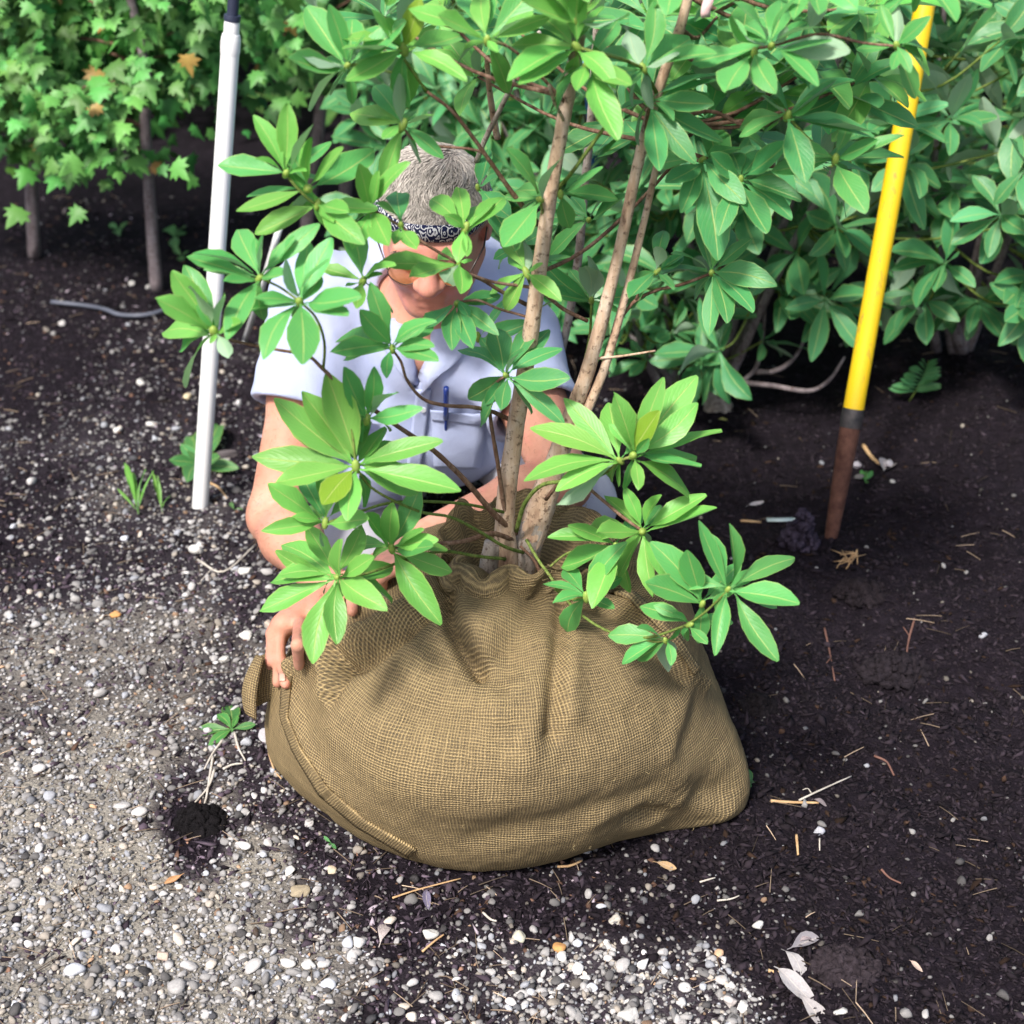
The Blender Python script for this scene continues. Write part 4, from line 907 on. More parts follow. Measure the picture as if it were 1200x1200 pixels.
for toe, heel in ((A3([.10, 2.26, .045]), A3([.10, 2.46, .05])), (A3([-.25, 2.70, .05]), A3([-.245, 2.93, .06]))):
    f_ = Field(np.minimum(toe, heel) - .09, np.maximum(toe, heel) + .09, .007); f_.cone(toe, heel, .040, .036, .02); f_.cone(heel, heel + A3([0, -.02, .05]), .038, .042, .03)
    p_ = f_.points(); f_.D = np.maximum(f_.D, .012 - p_[..., 2]).astype(np.float32); V, F = f_.mesh(); obj('boot', fast_mesh('boot', V, F), MAT_SHOE, PERSON)
# hair: curls over a dark cap
scalp = Field(HC - .16, HC + .16, .005); scalp.ell(hl(0, -.008, .034), (.079, .086, .074), HX, .02)
P = scalp.points(); q = (P - HC) @ HX.T; cutp = .044 - .035 * (q[..., 1] < 0) * np.clip(-q[..., 1] / .1, 0, 1) * 2.4
scalp.D = np.maximum(scalp.D, (cutp - q[..., 2])).astype(np.float32); V, F = scalp.mesh()
MAT_HAIR0 = simple('hair_shade', (.07, .058, .05), (.12, .10, .088), 80, .8, .2, .5, .004)
hair = obj('hair', fast_mesh('hair', V, F), MAT_HAIR0, PERSON)
m = M('grey_brown_hair', .5, .4); m.color(m.att('col').outputs['Color']); MAT_HAIR = m.m
VV, FF, CC = [], [], []; off = 0; hrn = random.Random(5)
for i in range(9000):
    a = hrn.uniform(0, 2 * math.pi); zz = hrn.uniform(-.25, 1.0); rr = math.sqrt(1 - zz * zz)
    d = A3([rr * math.cos(a), rr * math.sin(a), zz]); p0 = A3([0, -.008, .034]) + d * A3([.079, .086, .074])
    lim = .056 + .12 * max(p0[1], 0) if p0[1] > 0 else .056 - .9 * min(-p0[1], .1)
    if p0[2] < lim: continue
    cen = A3([0.012, -.045, .11]); tang = p0 - cen; tang -= d * (tang @ d); tang /= max(np.linalg.norm(tang), 1e-6); sw = np.cross(d, tang)
    ang = 2.4 * float(vnoise(p0[0] * 26 + 5, p0[1] * 26, p0[2] * 26)); dr = tang * math.cos(ang) + sw * math.sin(ang)
    L = hrn.uniform(.022, .044); cr = hrn.uniform(.002, .0060); ph = hrn.uniform(0, 6.3); turn = hrn.uniform(.4, 1.0) * hrn.choice((-1, 1)); lift = hrn.uniform(.001, .009); pts = []
    c0 = A3([0, -.008, .034]); el_ = A3([.079, .086, .074]); q_ = p0.copy(); a0_ = 1.6 * float(vnoise(p0[0] * 20 + 5, p0[1] * 20, p0[2] * 20)); cv = 130 * float(vnoise(p0[0] * 22 + 31, p0[1] * 22, p0[2] * 22)) + hrn.gauss(0, 7); clump = float(vnoise(p0[0] * 55 + 3, p0[1] * 55, p0[2] * 55)); lift = .002 + .007 * (clump * .5 + .5) + hrn.uniform(0, .002); L = hrn.uniform(.026, .046)
    for k in range(9):
        n_ = (q_ - c0) / el_; n_ = n_ / np.linalg.norm(n_); q_ = c0 + n_ * el_; tg_ = q_ - cen; tg_ -= n_ * (tg_ @ n_); tg_ /= max(np.linalg.norm(tg_), 1e-6); sw_ = np.cross(n_, tg_)
        pts.append(Vector(HC + (q_ + n_ * (.001 + lift * math.sin(math.pi * min((k + .6) / 8.6, 1)))) @ HX)); an_ = a0_ + cv * L * k / 8
        q_ = q_ + (tg_ * math.cos(an_) + sw_ * math.sin(an_)) * L / 8
    v_, f_ = tube_arrays(pts, [.00045, .00055, .00055, .0005, .0002], 3, False)
    VV.append(v_); FF.append(np.array(f_) + off); off += len(v_); g_ = hrn.gauss(.36, .08) * (1 + .40 * clump); g_ = min(max(g_, .06), .6); CC.append(np.tile((g_ * 1.04, g_ * .95, g_ * .87), (len(v_), 1)))  # low strands in the grooves coloured darker: shade between clumps painted in
obj('curls', fast_mesh('curls', np.concatenate(VV), np.concatenate(FF), col=np.concatenate(CC)), MAT_HAIR, hair)['kind'] = 'stuff'
# bandana rolled round the forehead
m = M('navy_paisley', .9, .15); uv = m.uv()
vo = m.n('ShaderNodeTexVoronoi'); vo.inputs['Scale'].default_value = 130; vo.feature = 'DISTANCE_TO_EDGE'; m.link(uv, vo.inputs[0])
vo2 = m.n('ShaderNodeTexVoronoi'); vo2.inputs['Scale'].default_value = 95; m.link(uv, vo2.inputs[0])
f = m.math('GREATER_THAN', m.math('SINE', m.math('MULTIPLY', m.math('ADD', vo2.outputs['Distance'], m.math('MULTIPLY', m.noise(160, 2, .5, uv), .6)), 19)), .45); m.color(m.mix(f, (.012, .016, .055), (.55, .56, .60))); m.bump(m.noise(300, 3, .6, uv), .3, .001)
P_, uvb = [], []; nA, nB = 72, 9
for i in range(nA):
    a = 2 * math.pi * i / (nA - 1)
    for j in range(nB):
        b = 2 * math.pi * j / (nB - 1); uu = .048 + .010 * math.sin(a) + .017 * math.cos(b) - (.03 if math.sin(a) < 0 else .0) * -math.sin(a) * 1.2
        rx, ry = .0845 + .0045 * math.sin(b), .0925 + .0045 * math.sin(b); P_.append(hl(rx * math.cos(a), -.006 + ry * math.sin(a), uu + .002 * math.sin(5 * a))); uvb.append((i / (nA - 1) * .58, j * .006))
F_ = [(i * nB + j, i * nB + j + 1, (i + 1) * nB + j + 1, (i + 1) * nB + j) for i in range(nA - 1) for j in range(nB - 1)]
obj('bandana', fast_mesh('bandana', np.array(P_), np.array(F_)[:, ::-1], uv=np.array(uvb)), m.m, PERSON)
# spectacles
MAT_FRAME = simple('dark_wire', (.03, .02, .02), (.06, .04, .03), 30, .35, .5, 0)
m = M('amber_lens', .08, .5); m.color((.55, .22, .06)); m.b.inputs['Alpha'].default_value = .55; MAT_LENS = m.m
gl = bpy.data.objects.new('spectacles', None); COL.objects.link(gl); gl.parent = PERSON; gl.matrix_parent_inverse = Matrix.Translation(-PERSON.location); 
def gpart(name, me, mat_):
    o = obj(name, me, mat_, PERSON); return o
for sx in (-1, 1):
    ring = [Vector(hl(sx * .034 + .026 * math.cos(a), .106 - .006 * abs(math.cos(a)), -.006 + .019 * math.sin(a))) for a in np.linspace(0, 2 * math.pi, 25)]
    V, F = tube_arrays(ring, .0008, 6, False); o = obj('rim', mesh_pd('rim', V, F), MAT_FRAME, PERSON); 
    o2 = obj('lens', mesh_pd('lens', ring[:-1] + [sum(ring[:-1], Vector()) / 24], [(i, (i + 1) % 24, 24) for i in range(24)]), MAT_LENS, PERSON)
    V, F = tube_arrays([Vector(hl(sx * .060, .100, .0)), Vector(hl(sx * .078, .05, .004)), Vector(hl(sx * .082, -.01, .006))], .0014, 6); o3 = obj('temple', mesh_pd('temple', V, F), MAT_FRAME, PERSON)
    for q_ in (o, o2, o3): q_.parent = gl; q_.matrix_parent_inverse = Matrix()
V, F = tube_arrays([Vector(hl(-.009, .107, -.002)), Vector(hl(0, .112, .001)), Vector(hl(.009, .107, -.002))], .0013, 6); obj('bridge', mesh_pd('bridge', V, F), MAT_FRAME, PERSON).parent = gl
for q_ in gl.children: q_.matrix_parent_inverse = Matrix()
# eyebrows and moustache stubble as short hairs
VV, FF, CC = [], [], []; off = 0
for i in range(160):
    sx = hrn.choice((-1, 1)); r_ = hrn.uniform(.014, .050); p0 = Vector(hl(sx * r_, .094 - .25 * max(r_ - .03, 0), .024 + hrn.uniform(-.004, .004)))
    p1 = p0 + Vector(hr * sx * .007 + hf * .004 + hu * hrn.uniform(-.003, .003)); v_, f_ = tube_arrays([p0, p0.lerp(p1, .5), p1], [.0005, .0005, .0002], 3, False); VV.append(v_); FF.append(np.array(f_) + off); off += len(v_); CC.append(np.tile((.16, .12, .09), (len(v_), 1)))
obj('eyebrows', fast_mesh('eyebrows', np.concatenate(VV), np.concatenate(FF), col=np.concatenate(CC)), MAT_HAIR, PERSON)
# pen clipped in the shirt pocket
MAT_PEN = simple('blue_plastic', (.010, .028, .16), (.014, .035, .20), 30, .25, .5, 0)
h0, n0 = hit(shbvh, 521, 447); h1, n1 = hit(shbvh, 521, 486)
if h0 is not None and h1 is not None:
    pen = thing('pen', h1, 'dark blue pen clipped upright in the shirt pocket', 'pen'); a, b = h1 + n1 * .011, h1 + n1 * .011 + (h0 - h1) * .95 + n1 * .002
    tube('barrel', [a - (b - a) * .5, a], .0028, MAT_PEN, pen, 10); tube('cap', [a, b], .0046, MAT_PEN, pen, 10); tube('clip', [a + n1 * .0055 + (b - a) * .1, b + n1 * .0055 - (b - a) * .06, b - (b - a) * .04], [.0010, .0011, .0010], MAT_PEN, pen, 6)
# ------------------------------------------------------------------ plants behind
def in_frame(p, mgx=40, mgy=40):
    x, y = proj(A3(p)); return -mgx < x < 1200 + mgx and -mgy < y < 1200 + mgy
_s0, _s1 = W(974, 628, 2.47), W(1071, 78, 2.74)
def shovel_near(p):
    a = (_s1 - _s0).normalized(); return ((p - _s0) - a * (p - _s0).dot(a)).length < .15
def shrub(name, label, base, cen, rad, nwh, seed, kind='bg', leafL=.105, group=None, stems=6, wid=1.0, zmin=.10, limit=300):
    rr = random.Random(seed); e = thing(name, (base[0], base[1], float(gh(base[0], base[1])) - .01), label, 'shrub', group); B = Vector(e.location); cen = Vector(cen)
    whs = []
    for i in range(nwh * 4):
        d = Vector((rr.gauss(0, 1), rr.gauss(0, 1), rr.gauss(0, 1))).normalized(); q = rr.uniform(.35, 1.0) ** .5
        p = cen + Vector((d.x * rad[0] * q, d.y * rad[1] * q, d.z * rad[2] * q)) * (1 + .16 * rr.gauss(0, 1))
        if p.z < zmin + .05 * rr.random() or any((p - w).length < .075 for w in whs) or shovel_near(p): continue
        whs.append(p)
        if len(whs) >= nwh: break
    # main stems and twigs
    sp = []
    for i in range(stems):
        tgt = cen + Vector((rr.uniform(-.7, .7) * rad[0], rr.uniform(-.6, .6) * rad[1], rr.uniform(-.1, .9) * rad[2])); mid = B.lerp(tgt, .45) + Vector((rr.gauss(0, .04), rr.gauss(0, .04), .02))
        b0 = B + Vector((rr.gauss(0, .018), rr.gauss(0, .018), 0)); tube('stem', [b0, mid, tgt], [rr.uniform(.010, .017), .009, .005], MAT_TRUNK_BG, e, 7, 6, .15); sp += [b0.lerp(mid, .75), mid, mid.lerp(tgt, .5), tgt]
    VV, FF, off = [], [], 0
    for w in whs:
        s_ = min(sp, key=lambda q: (q - w).length + (.15 if q.z > w.z + .05 else 0)); mid = s_.lerp(w, .55) + Vector((0, 0, -.035)); v, f = tube_arrays(catmull([s_, mid, w], 4), [.0035, .0028, .002], 5, False); VV.append(v); FF.append(np.array(f) + off); off += len(v)
    tw = obj('twigs', fast_mesh('twigs', np.concatenate(VV), np.concatenate(FF)), MAT_TWIG_G, e)
    items = []
    for w in whs:
        ax = (Vector((w.x - cen.x, w.y - cen.y, (w.z - cen.z) * .4 + .16)) + Vector((rr.gauss(0, .12), rr.gauss(0, .12) - .05, 0))).normalized(); a0 = rr.uniform(0, 6.28); nl = rr.randint(6, 9); o1 = ax.orthogonal().normalized(); o2 = ax.cross(o1)
        for k in range(nl):
            a = a0 + k * 2.399; el = math.radians(rr.uniform(-5, 60) if k < nl - 2 else rr.uniform(50, 80)); L = leafL * rr.uniform(.65, 1.1)
            d = (o1 * math.cos(a) + o2 * math.sin(a)) * math.cos(el) + ax * math.sin(el); d.z -= .25 * math.cos(el); d.normalize()
            nh = (ax * .8 + Vector((0, 0, .5)) + rv(.2)).normalized(); c = leafcol(kind)
            if rr.random() < .05: c = (c[0] * 2.6, c[1] * 1.7, c[2] * 1.8)
            items.append((w + d * .008, w + d * L, nh, c))
    vis = sorted([it for it in items if in_frame(it[1])], key=lambda it: (it[1] - CAM).length); near = vis[:limit]; nid = set(id(x) for x in near); lm = LeafMass(); cnt = 0
    for it in near: leaf_obj(e, it[0], it[1], it[2], it[3], wid * rr.uniform(.9, 1.15))
    for it in items:
        if id(it) not in nid and it[1].z < 1.7: lm.add(leaf_matrix(it[0], it[1], it[2], wid), it[3]); cnt += 1
    if cnt: lm.build('foliage', e)['kind'] = 'stuff'
    return e
shrub('rhododendron_shrub', 'broad-leaved shrub with low spreading stems behind the stems, left of the yellow shovel', (.476, 3.09), (.56, 2.98, .66), (.42, .30, .46), 105, 1, leafL=.125, zmin=.16)
shrub('rhododendron_shrub', 'broad-leaved dark shrub behind and right of the yellow shovel handle', (1.02, 3.22), (1.00, 3.06, .58), (.36, .32, .46), 80, 2, leafL=.125, zmin=.20)
shrub('rhododendron_shrub', 'leafy green shrub directly behind the tree stems and the blue stake', (.22, 3.55), (.20, 3.35, .55), (.36, .28, .50), 95, 3, leafL=.118, zmin=.12)
shrub('rhododendron_shrub', 'leafy green shrub behind the head of the kneeling person', (-.10, 3.75), (-.06, 3.6, .48), (.34, .28, .46), 85, 4, leafL=.118, zmin=.10)
shrub('rhododendron_shrub', 'shaded shrub filling the gap far behind the yellow shovel', (.80, 4.0), (.78, 3.85, .62), (.62, .36, .60), 110, 5, kind='bg', leafL=.11, zmin=.12)
shrub('rhododendron_shrub', 'tall shaded shrub at the far right edge behind the other shrubs', (1.55, 3.9), (1.5, 3.7, .7), (.45, .4, .6), 55, 6, leafL=.11, zmin=.15)
shrub('low_shrub', 'small low rosette-leaved shrub below the branches, right of the paired stems', (.36, 3.02), (.34, 2.98, .20), (.16, .12, .12), 14, 7, leafL=.095, zmin=.09, stems=3)
# weathered stump with bent side shoots under the right shrub
st = thing('tree_stump', WZ(842, 478), 'short weathered grey stump with bent side shoots under the right-hand shrub', 'stump')
def gpath(pts): return [W(*p) for p in pts]
tube('trunk', gpath([(842,486,3.06),(838,462,3.07),(832,430,3.08),(826,395,3.09)]), [.036, .026, .022, .018], MAT_BARK_GREY, st, 10, 5, .25)
for pts in ([(846,462,3.05),(862,452,3.02),(885,432,3.02),(893,400,3.04),(897,360,3.06)], [(885,436,3.02),(910,434,3.0),(930,420,3.0),(944,396,3.0)], [(870,448,3.02),(905,452,2.98),(948,458,2.96),(972,445,2.97),(990,418,2.98)], [(840,455,3.05),(852,440,3.03),(862,425,3.03)]):
    tube('shoot', gpath(pts), [.0065, .005, .003], MAT_TRUNK_BG, st, 7, 5, .2)

# maple saplings
def maple_leaf(k):
    r = random.Random(300 + k); pts = [(0, 0)]; out = [(.10, .02), (.42, -.02), (.30, .14), (.56, .30), (.36, .36), (.40, .58), (.20, .52), (.14, .70), (0, 1.0)]
    pl = [(0, -.02)] + out + [(-x, y) for x, y in out[-2::-1]]
    pl = [(x * r.uniform(.9, 1.15), y * r.uniform(.94, 1.06)) for x, y in pl]; V = [(0, .32, .05)] + [(x, y, -.16 * abs(x) - .12 * y * y) for x, y in pl]; n = len(pl)
    return np.array(V), np.array([(0, 1 + i, 1 + (i + 1) % n) for i in range(n)]), np.array([(.5 + .25, .5)] * len(V))
MAPLE = [maple_leaf(k) for k in range(6)]; MAPLE_ME = []
m = M('maple_leaf', .5, .35); oi = m.n('ShaderNodeObjectInfo'); m.color(m.mix(m.math('MULTIPLY', m.noise(4, 3, .6, m.objco()), .5), oi.outputs['Color'], (.10, .22, .03)))
MAT_MAPLE = m.m
m = M('maple_leaf_mass', .5, .35); m.color(m.att('col').outputs['Color']); MAT_MAPLE_V = m.m
for k, (V, F, uv) in enumerate(MAPLE):
    me = fast_mesh('leaf', V, F, uv=uv, smooth=False); me.materials.append(MAT_MAPLE); MAPLE_ME.append(me)
def sapling(label, path, r0, r1, cen, rad, nleaf, seed, colr, group=None, size=.048, tone=1.0, limit=300):
    rr = random.Random(seed); e = thing('maple_sapling', path[0], label, 'tree', group); P = [Vector(p) for p in path]
    tube('trunk', P, [r0, r1], MAT_TRUNK_BG, e, 9, 6, .12); cen = Vector(cen); C = catmull(P, 8); items = []
    ends = []
    for i in range(18):
        d = Vector((rr.gauss(0, 1), rr.gauss(0, 1), rr.gauss(0, .8))).normalized(); t = cen + Vector((d.x * rad[0], d.y * rad[1], d.z * rad[2])) * rr.uniform(.6, 1)
        s_ = min(C, key=lambda q: (q - t).length + (1 if q.z > t.z else 0)); mid = s_.lerp(t, .5) + Vector((0, 0, .03)); tube('branch', [s_, mid, t], [.005, .002], MAT_TWIG, e, 5, 4); ends += [mid, t, mid.lerp(t, .5)]
    for i in range(nleaf):
        b = rr.choice(ends); p = b + Vector((rr.gauss(0, .085), rr.gauss(0, .085), rr.gauss(0, .07)))
        if rr.random() < .35:
            d = Vector((rr.gauss(0, 1), rr.gauss(0, 1), rr.gauss(0, 1))).normalized() * rr.random() ** .4; p = cen + Vector((d.x * rad[0], d.y * rad[1], d.z * rad[2]))
        if p.z < .28 + .08 * float(vnoise(p.x * 5, p.y * 5)): continue
        if float(vnoise(p.x * 6 + 3, p.y * 6, p.z * 6)) < -.25: continue
        d = (Vector((p.x - cen.x, p.y - cen.y, 0)).normalized() * .5 + Vector((rr.gauss(0, .4), rr.gauss(0, .4) - .2, -.6))).normalized(); L = size * rr.uniform(.5, 1.35); f = tone * rr.uniform(.5, 1.5)
        c = (colr[0] * f * rr.uniform(.7, 1.4), colr[1] * f, colr[2] * f)
        if rr.random() < .012: c = (.45, .25, .08)
        items.append((p, p + d * L, (Vector((0, -.55, .75)) + rv(.3)).normalized(), c))
    vis = sorted([it for it in items if in_frame(it[1])], key=lambda it: (it[1] - CAM).length)[:limit]; nid = set(id(x) for x in vis); lm = LeafMass(); cnt = 0
    for it in vis:
        o = obj('leaf', MAPLE_ME[rr.randrange(6)], None, e, leaf_matrix(it[0], it[1], it[2])); o.color = (*it[3], 1)
    for it in items:
        if id(it) not in nid and in_frame(it[1], 300, 500): lm.add(leaf_matrix(it[0], it[1], it[2]), it[3]); cnt += 1
    if cnt: lm.build('foliage', e, MAPLE, MAT_MAPLE_V)['kind'] = 'stuff'
    return e
b1 = WZ(184, 340); b2 = WZ(357, 288); b3 = WZ(404, 262); b4 = WZ(428, 240); b5 = WZ(40, 300)
sapling('slim maple sapling with bright leaves left of the white pipe', [b1, W(178, 270, b1.y), W(170, 150, b1.y), W(167, 60, b1.y - .02), b1 + Vector((-.05, 0, 1.3))], .017, .010, (b1.x + .02, b1.y - .08, .72), (.46, .30, .40), 2200, 21, (.075, .27, .06))
sapling('dark trunked maple sapling between the white pipe and the kneeling person', [b2, W(366, 200, b2.y), W(376, 60, b2.y), b2 + Vector((.06, 0, 1.4))], .020, .014, (b2.x - .12, b2.y - .05, .80), (.50, .35, .42), 1600, 22, (.05, .20, .055), tone=.9)
sapling('straight purple-barked maple sapling just left of the person\'s head', [b3, W(407, 150, b3.y), W(412, 0, b3.y), b3 + Vector((.02, 0, 1.4))], .019, .015, (b3.x, b3.y + .35, .95), (.45, .3, .4), 350, 23, (.035, .15, .040), tone=.7)
sapling('pale thin maple sapling behind the purple-barked one', [b4, W(428, 150, b4.y), W(434, 40, b4.y), b4 + Vector((.04, 0, 1.4))], .017, .012, (b4.x + .2, b4.y + .4, .85), (.5, .3, .4), 350, 24, (.03, .14, .045), tone=.7)
sapling('maple sapling at the far left edge behind the others', [b5, W(36, 200, b5.y), W(30, 40, b5.y), b5 + Vector((-.05, 0, 1.4))], .018, .012, (b5.x, b5.y - .1, .70), (.50, .35, .42), 1600, 25, (.060, .215, .035))
# far wood: one mass of foliage behind everything
lm = LeafMass(); rr = random.Random(77); small = [leaf_mesh(k, .5, 3, 3) for k in range(4)]
for i in range(15000):
    y = rr.uniform(5.0, 7.6); x = rr.uniform(-.52, .52) * y; z = rr.uniform(.02, 1.55) if rr.random() < .8 else rr.uniform(.0, .5)
    top = .25 + .22 * float(fbm(x * 1.3, y * 1.3, 0, 2))
    if z < top * .35 + .03: continue
    p = Vector((x, y, z)); d = (Vector((rr.gauss(0, 1), rr.gauss(0, 1) - .4, rr.gauss(0, .7) - .3))).normalized(); f = rr.uniform(.5, 1.3)
    lm.add(leaf_matrix(p, p + d * rr.uniform(.07, .13), (Vector((0, -.5, .8)) + rv(.35)).normalized(), 1.3), (.028 * f, .13 * f, .038 * f))
tag(lm.build('distant_woods', None, small), 'dim green woodland undergrowth closing off the background', 'woods', kind='stuff')

# ------------------------------------------------------------------ standing objects
def worn(name, c, dirt, th):
    m = M(name, .38, .5); co = m.objco(); mp = m.n('ShaderNodeMapping'); mp.inputs['Scale'].default_value = (60, 60, 9); m.link(co, mp.inputs[0])
    a = m.ramp(m.noise(1, 6, .7, mp.outputs[0]), [(th - .08, 0.0), (th + .04, .7)]); b = m.ramp(m.noise(190, 3, .7, co), [(.68, 0.0), (.74, .6)])
    f = m.math('MAXIMUM', a, b); m.color(m.mix(f, m.mix(m.math('MULTIPLY', m.noise(9, 4, .6, co), .3), c, tuple(.8 * q for q in c)), dirt)); m.link(m.math('ADD', .33, m.math('MULTIPLY', f, .5)), m.b.inputs['Roughness']); m.bump(m.noise(80, 4, .7, co), .08, .001); return m.m
MAT_PVC = worn('white_plastic', (.84, .85, .85), (.40, .36, .32), .74); MAT_BLACK = simple('black_plastic', (.02, .025, .05), (.04, .05, .09), 20, .4, .5, .1)
pb = WZ(235, 588); ptop = W(271, 40, pb.y + .03); ax = (ptop - pb).normalized()
pv = thing('irrigation_riser', pb, 'tall white plastic pipe standing left of the person with a black fitting on top', 'pipe')
def cyl(name, a, b, rad, mat_, parent, sides=20):
    V, F = tube_arrays([a + (b - a) * i / (len(rad) - 1) for i in range(len(rad))], rad, sides); o = obj(name, mesh_pd(name, V, F), mat_, parent)
    try:
        o.data.set_sharp_from_angle(angle=math.radians(40))
    except Exception: pass
    return o
cyl('pipe', pb - ax * .05, ptop - ax * .035, [.0158] * 6, MAT_PVC, pv)
cyl('bell_end', ptop - ax * .035, ptop, [.0158, .0168, .0170, .0170, .0166, .0150], MAT_PVC, pv); cyl('adapter', ptop, ptop + ax * .022, [.0132, .0134, .0134, .0130], MAT_PVC, pv)
cyl('fitting', ptop + ax * .022, ptop + ax * .032, [.0140, .0145, .0140], MAT_BLACK, pv); cyl('hose_barb', ptop + ax * .032, ptop + ax * .12, [.0095, .010, .0095, .010, .0095, .009], MAT_BLACK, pv)
sk = thing('white_stake', WZ(287, 399), 'short thin white stake leaning behind the lower left leaves', 'stake')
tube('shaft', [WZ(287, 399), W(303, 350, 3.0), W(327, 268, 2.86)], [.006, .0065], MAT_PVC, sk, 10); tube('tip', [WZ(287, 399) + Vector((-.006, .002, -.03)), WZ(287, 399)], [.002, .006], MAT_PVC, sk, 10)
# shovel
MAT_YEL = worn('yellow_fibreglass', (.74, .50, .012), (.16, .11, .05), .66); MAT_FER = simple('dark_ferrule', (.03, .03, .035), (.09, .08, .08), 60, .5, .5, .3, metallic=.5)
MAT_RUST = simple('rusty_steel', (.075, .030, .022), (.18, .085, .06), 70, .75, .35, .5, .002, metallic=.25)
sb = W(974, 628, 2.47); stp = W(1071, 78, 2.74); sx_ = (stp - sb).normalized(); Ls = (stp - sb).length
sv_ = thing('shovel', sb, 'yellow-handled shovel stuck upright in the dark soil at right', 'shovel')
def along(px, py):                                        # point of the shaft nearest a pixel's ray
    d = ray(px, py).normalized(); w0 = sb - CAM; b_ = sx_.dot(d); return sb + sx_ * ((b_ * d.dot(w0) - sx_.dot(w0)) / (1 - b_ * b_))
f0, f1 = along(997, 478), along(991, 500)
cyl('handle', f0, stp + sx_ * .35, [.0192, .0188, .0186, .0186, .0186, .0186], MAT_YEL, sv_); cyl('ferrule', f1, f0, [.0200, .0205, .0205, .0200], MAT_FER, sv_)
cyl('socket', sb - sx_ * .06, f1, [.010, .012, .0145, .0165, .0180, .0188], MAT_RUST, sv_)
side = sx_.cross(Vector((0, -1, .2))).normalized(); fwd = side.cross(sx_).normalized()
P_, F_ = [], []
for i in range(9):
    t = i / 8; w_ = .105 * (1 - max(0, t - .45) ** 2 * 2.9); 
    for j in range(7):
        u = -1 + j / 3; P_.append(sb - sx_ * (.035 + .24 * t) + side * (u * w_) + fwd * (.022 * (1 - u * u) - .006))
F_ = [(i * 7 + j, i * 7 + j + 1, (i + 1) * 7 + j + 1, (i + 1) * 7 + j) for i in range(8) for j in range(6)]
o = obj('blade', mesh_pd('blade', P_, F_), MAT_RUST, sv_); md = o.modifiers.new('t', 'SOLIDIFY'); md.thickness = .003
# blue stake, pink tag, drip hose
MAT_BLUE = simple('blue_paint', (.02, .07, .42), (.03, .10, .50), 12, .45, .4, .1)
bs0, bs1 = WZ(714, 345), W(687, 80, 2.92); bl = thing('blue_stake', bs0, 'slim blue stake standing among leaves behind the central stems', 'stake')
cyl('shaft', bs0 - Vector((0, 0, .03)), bs1, [.0085] * 4, MAT_BLUE, bl, 12); cyl('cap', bs1, bs1 + (bs1 - bs0).normalized() * .02, [.0095, .0095, .007], MAT_BLUE, bl, 12)
MAT_PINK = simple('pink_ribbon', (.80, .50, .52), (.88, .60, .62), 20, .6, .3, .1)
tp = W(828, 14, 1.79); P_ = []
for i in range(8):
    for j in range(3): P_.append(tp + Vector(((j - 1) * .0055 + .002 * math.sin(i * .8), -.004 + .003 * math.sin(i * .7 + j), .03 - .005 * i)))
F_ = [(i * 3 + j, i * 3 + j + 1, (i + 1) * 3 + j + 1, (i + 1) * 3 + j) for i in range(7) for j in range(2)]
tg = thing('ribbon_tag', tp + Vector((0, 0, .03)), 'pale pink ribbon tag tied high on the tree at the top edge', 'tag'); o = obj('ribbon', mesh_pd('ribbon', P_, F_), MAT_PINK, tg); md = o.modifiers.new('t', 'SOLIDIFY'); md.thickness = .0008
tube('tie', [tp + Vector((0, 0, .028)), tp + Vector((-.012, .006, .036)), W(803, -4, 1.80)], .0012, MAT_PINK, tg, 6)
MAT_HOSE = simple('grey_hose', (.07, .08, .11), (.12, .13, .17), 20, .5, .4, .1)
hp = [(60, 352), (100, 356), (122, 360), (140, 366), (165, 368), (186, 364), (200, 357), (206, 346)]
tag(tube('drip_hose', [WZ(x, y, .012) + Vector((0, 0, float(gh(WZ(x, y).x, WZ(x, y).y)))) for x, y in hp], .0055, MAT_HOSE, None, 8), 'thin dark drip hose curving on the soil round the maple trunk', 'hose')

# ------------------------------------------------------------------ small things on the ground
def G(px, py, dz=0.0):
    p = WZ(px, py); z = float(gh(p.x, p.y)); p = WZ(px, py, z); return Vector((p.x, p.y, float(gh(p.x, p.y)) + dz))
def pxm(px, py): return (WZ(px, py) - CAM).length / FPX
STONE_ME = {}
def stone(px, py, wpx, hpx, c, label, k):
    V, F = stone_shape(2, 900 + k, .4); p = G(px, py); s_ = pxm(px, py); a = wpx * .5 * s_; b = hpx * .5 * s_ * 1.25; h = min(a, b) * .75
    cz, sz = math.cos(.3 * math.sin(k * 7)), math.sin(.3 * math.sin(k * 7)); V = V * A3([a, b, h]); V = np.stack([V[:, 0] * cz - V[:, 1] * sz, V[:, 0] * sz + V[:, 1] * cz, V[:, 2]], -1)
    o = obj('stone', fast_mesh('stone', V, F, col=np.tile(c, (len(V), 1))), MAT_STONE); o.location = p + Vector((0, 0, h * .55)); return tag(o, label, 'stone', 'single stones lying on the soil')
WHT, GRY, TAN, ORG = (.62, .61, .58), (.34, .33, .34), (.50, .38, .24), (.58, .30, .10)
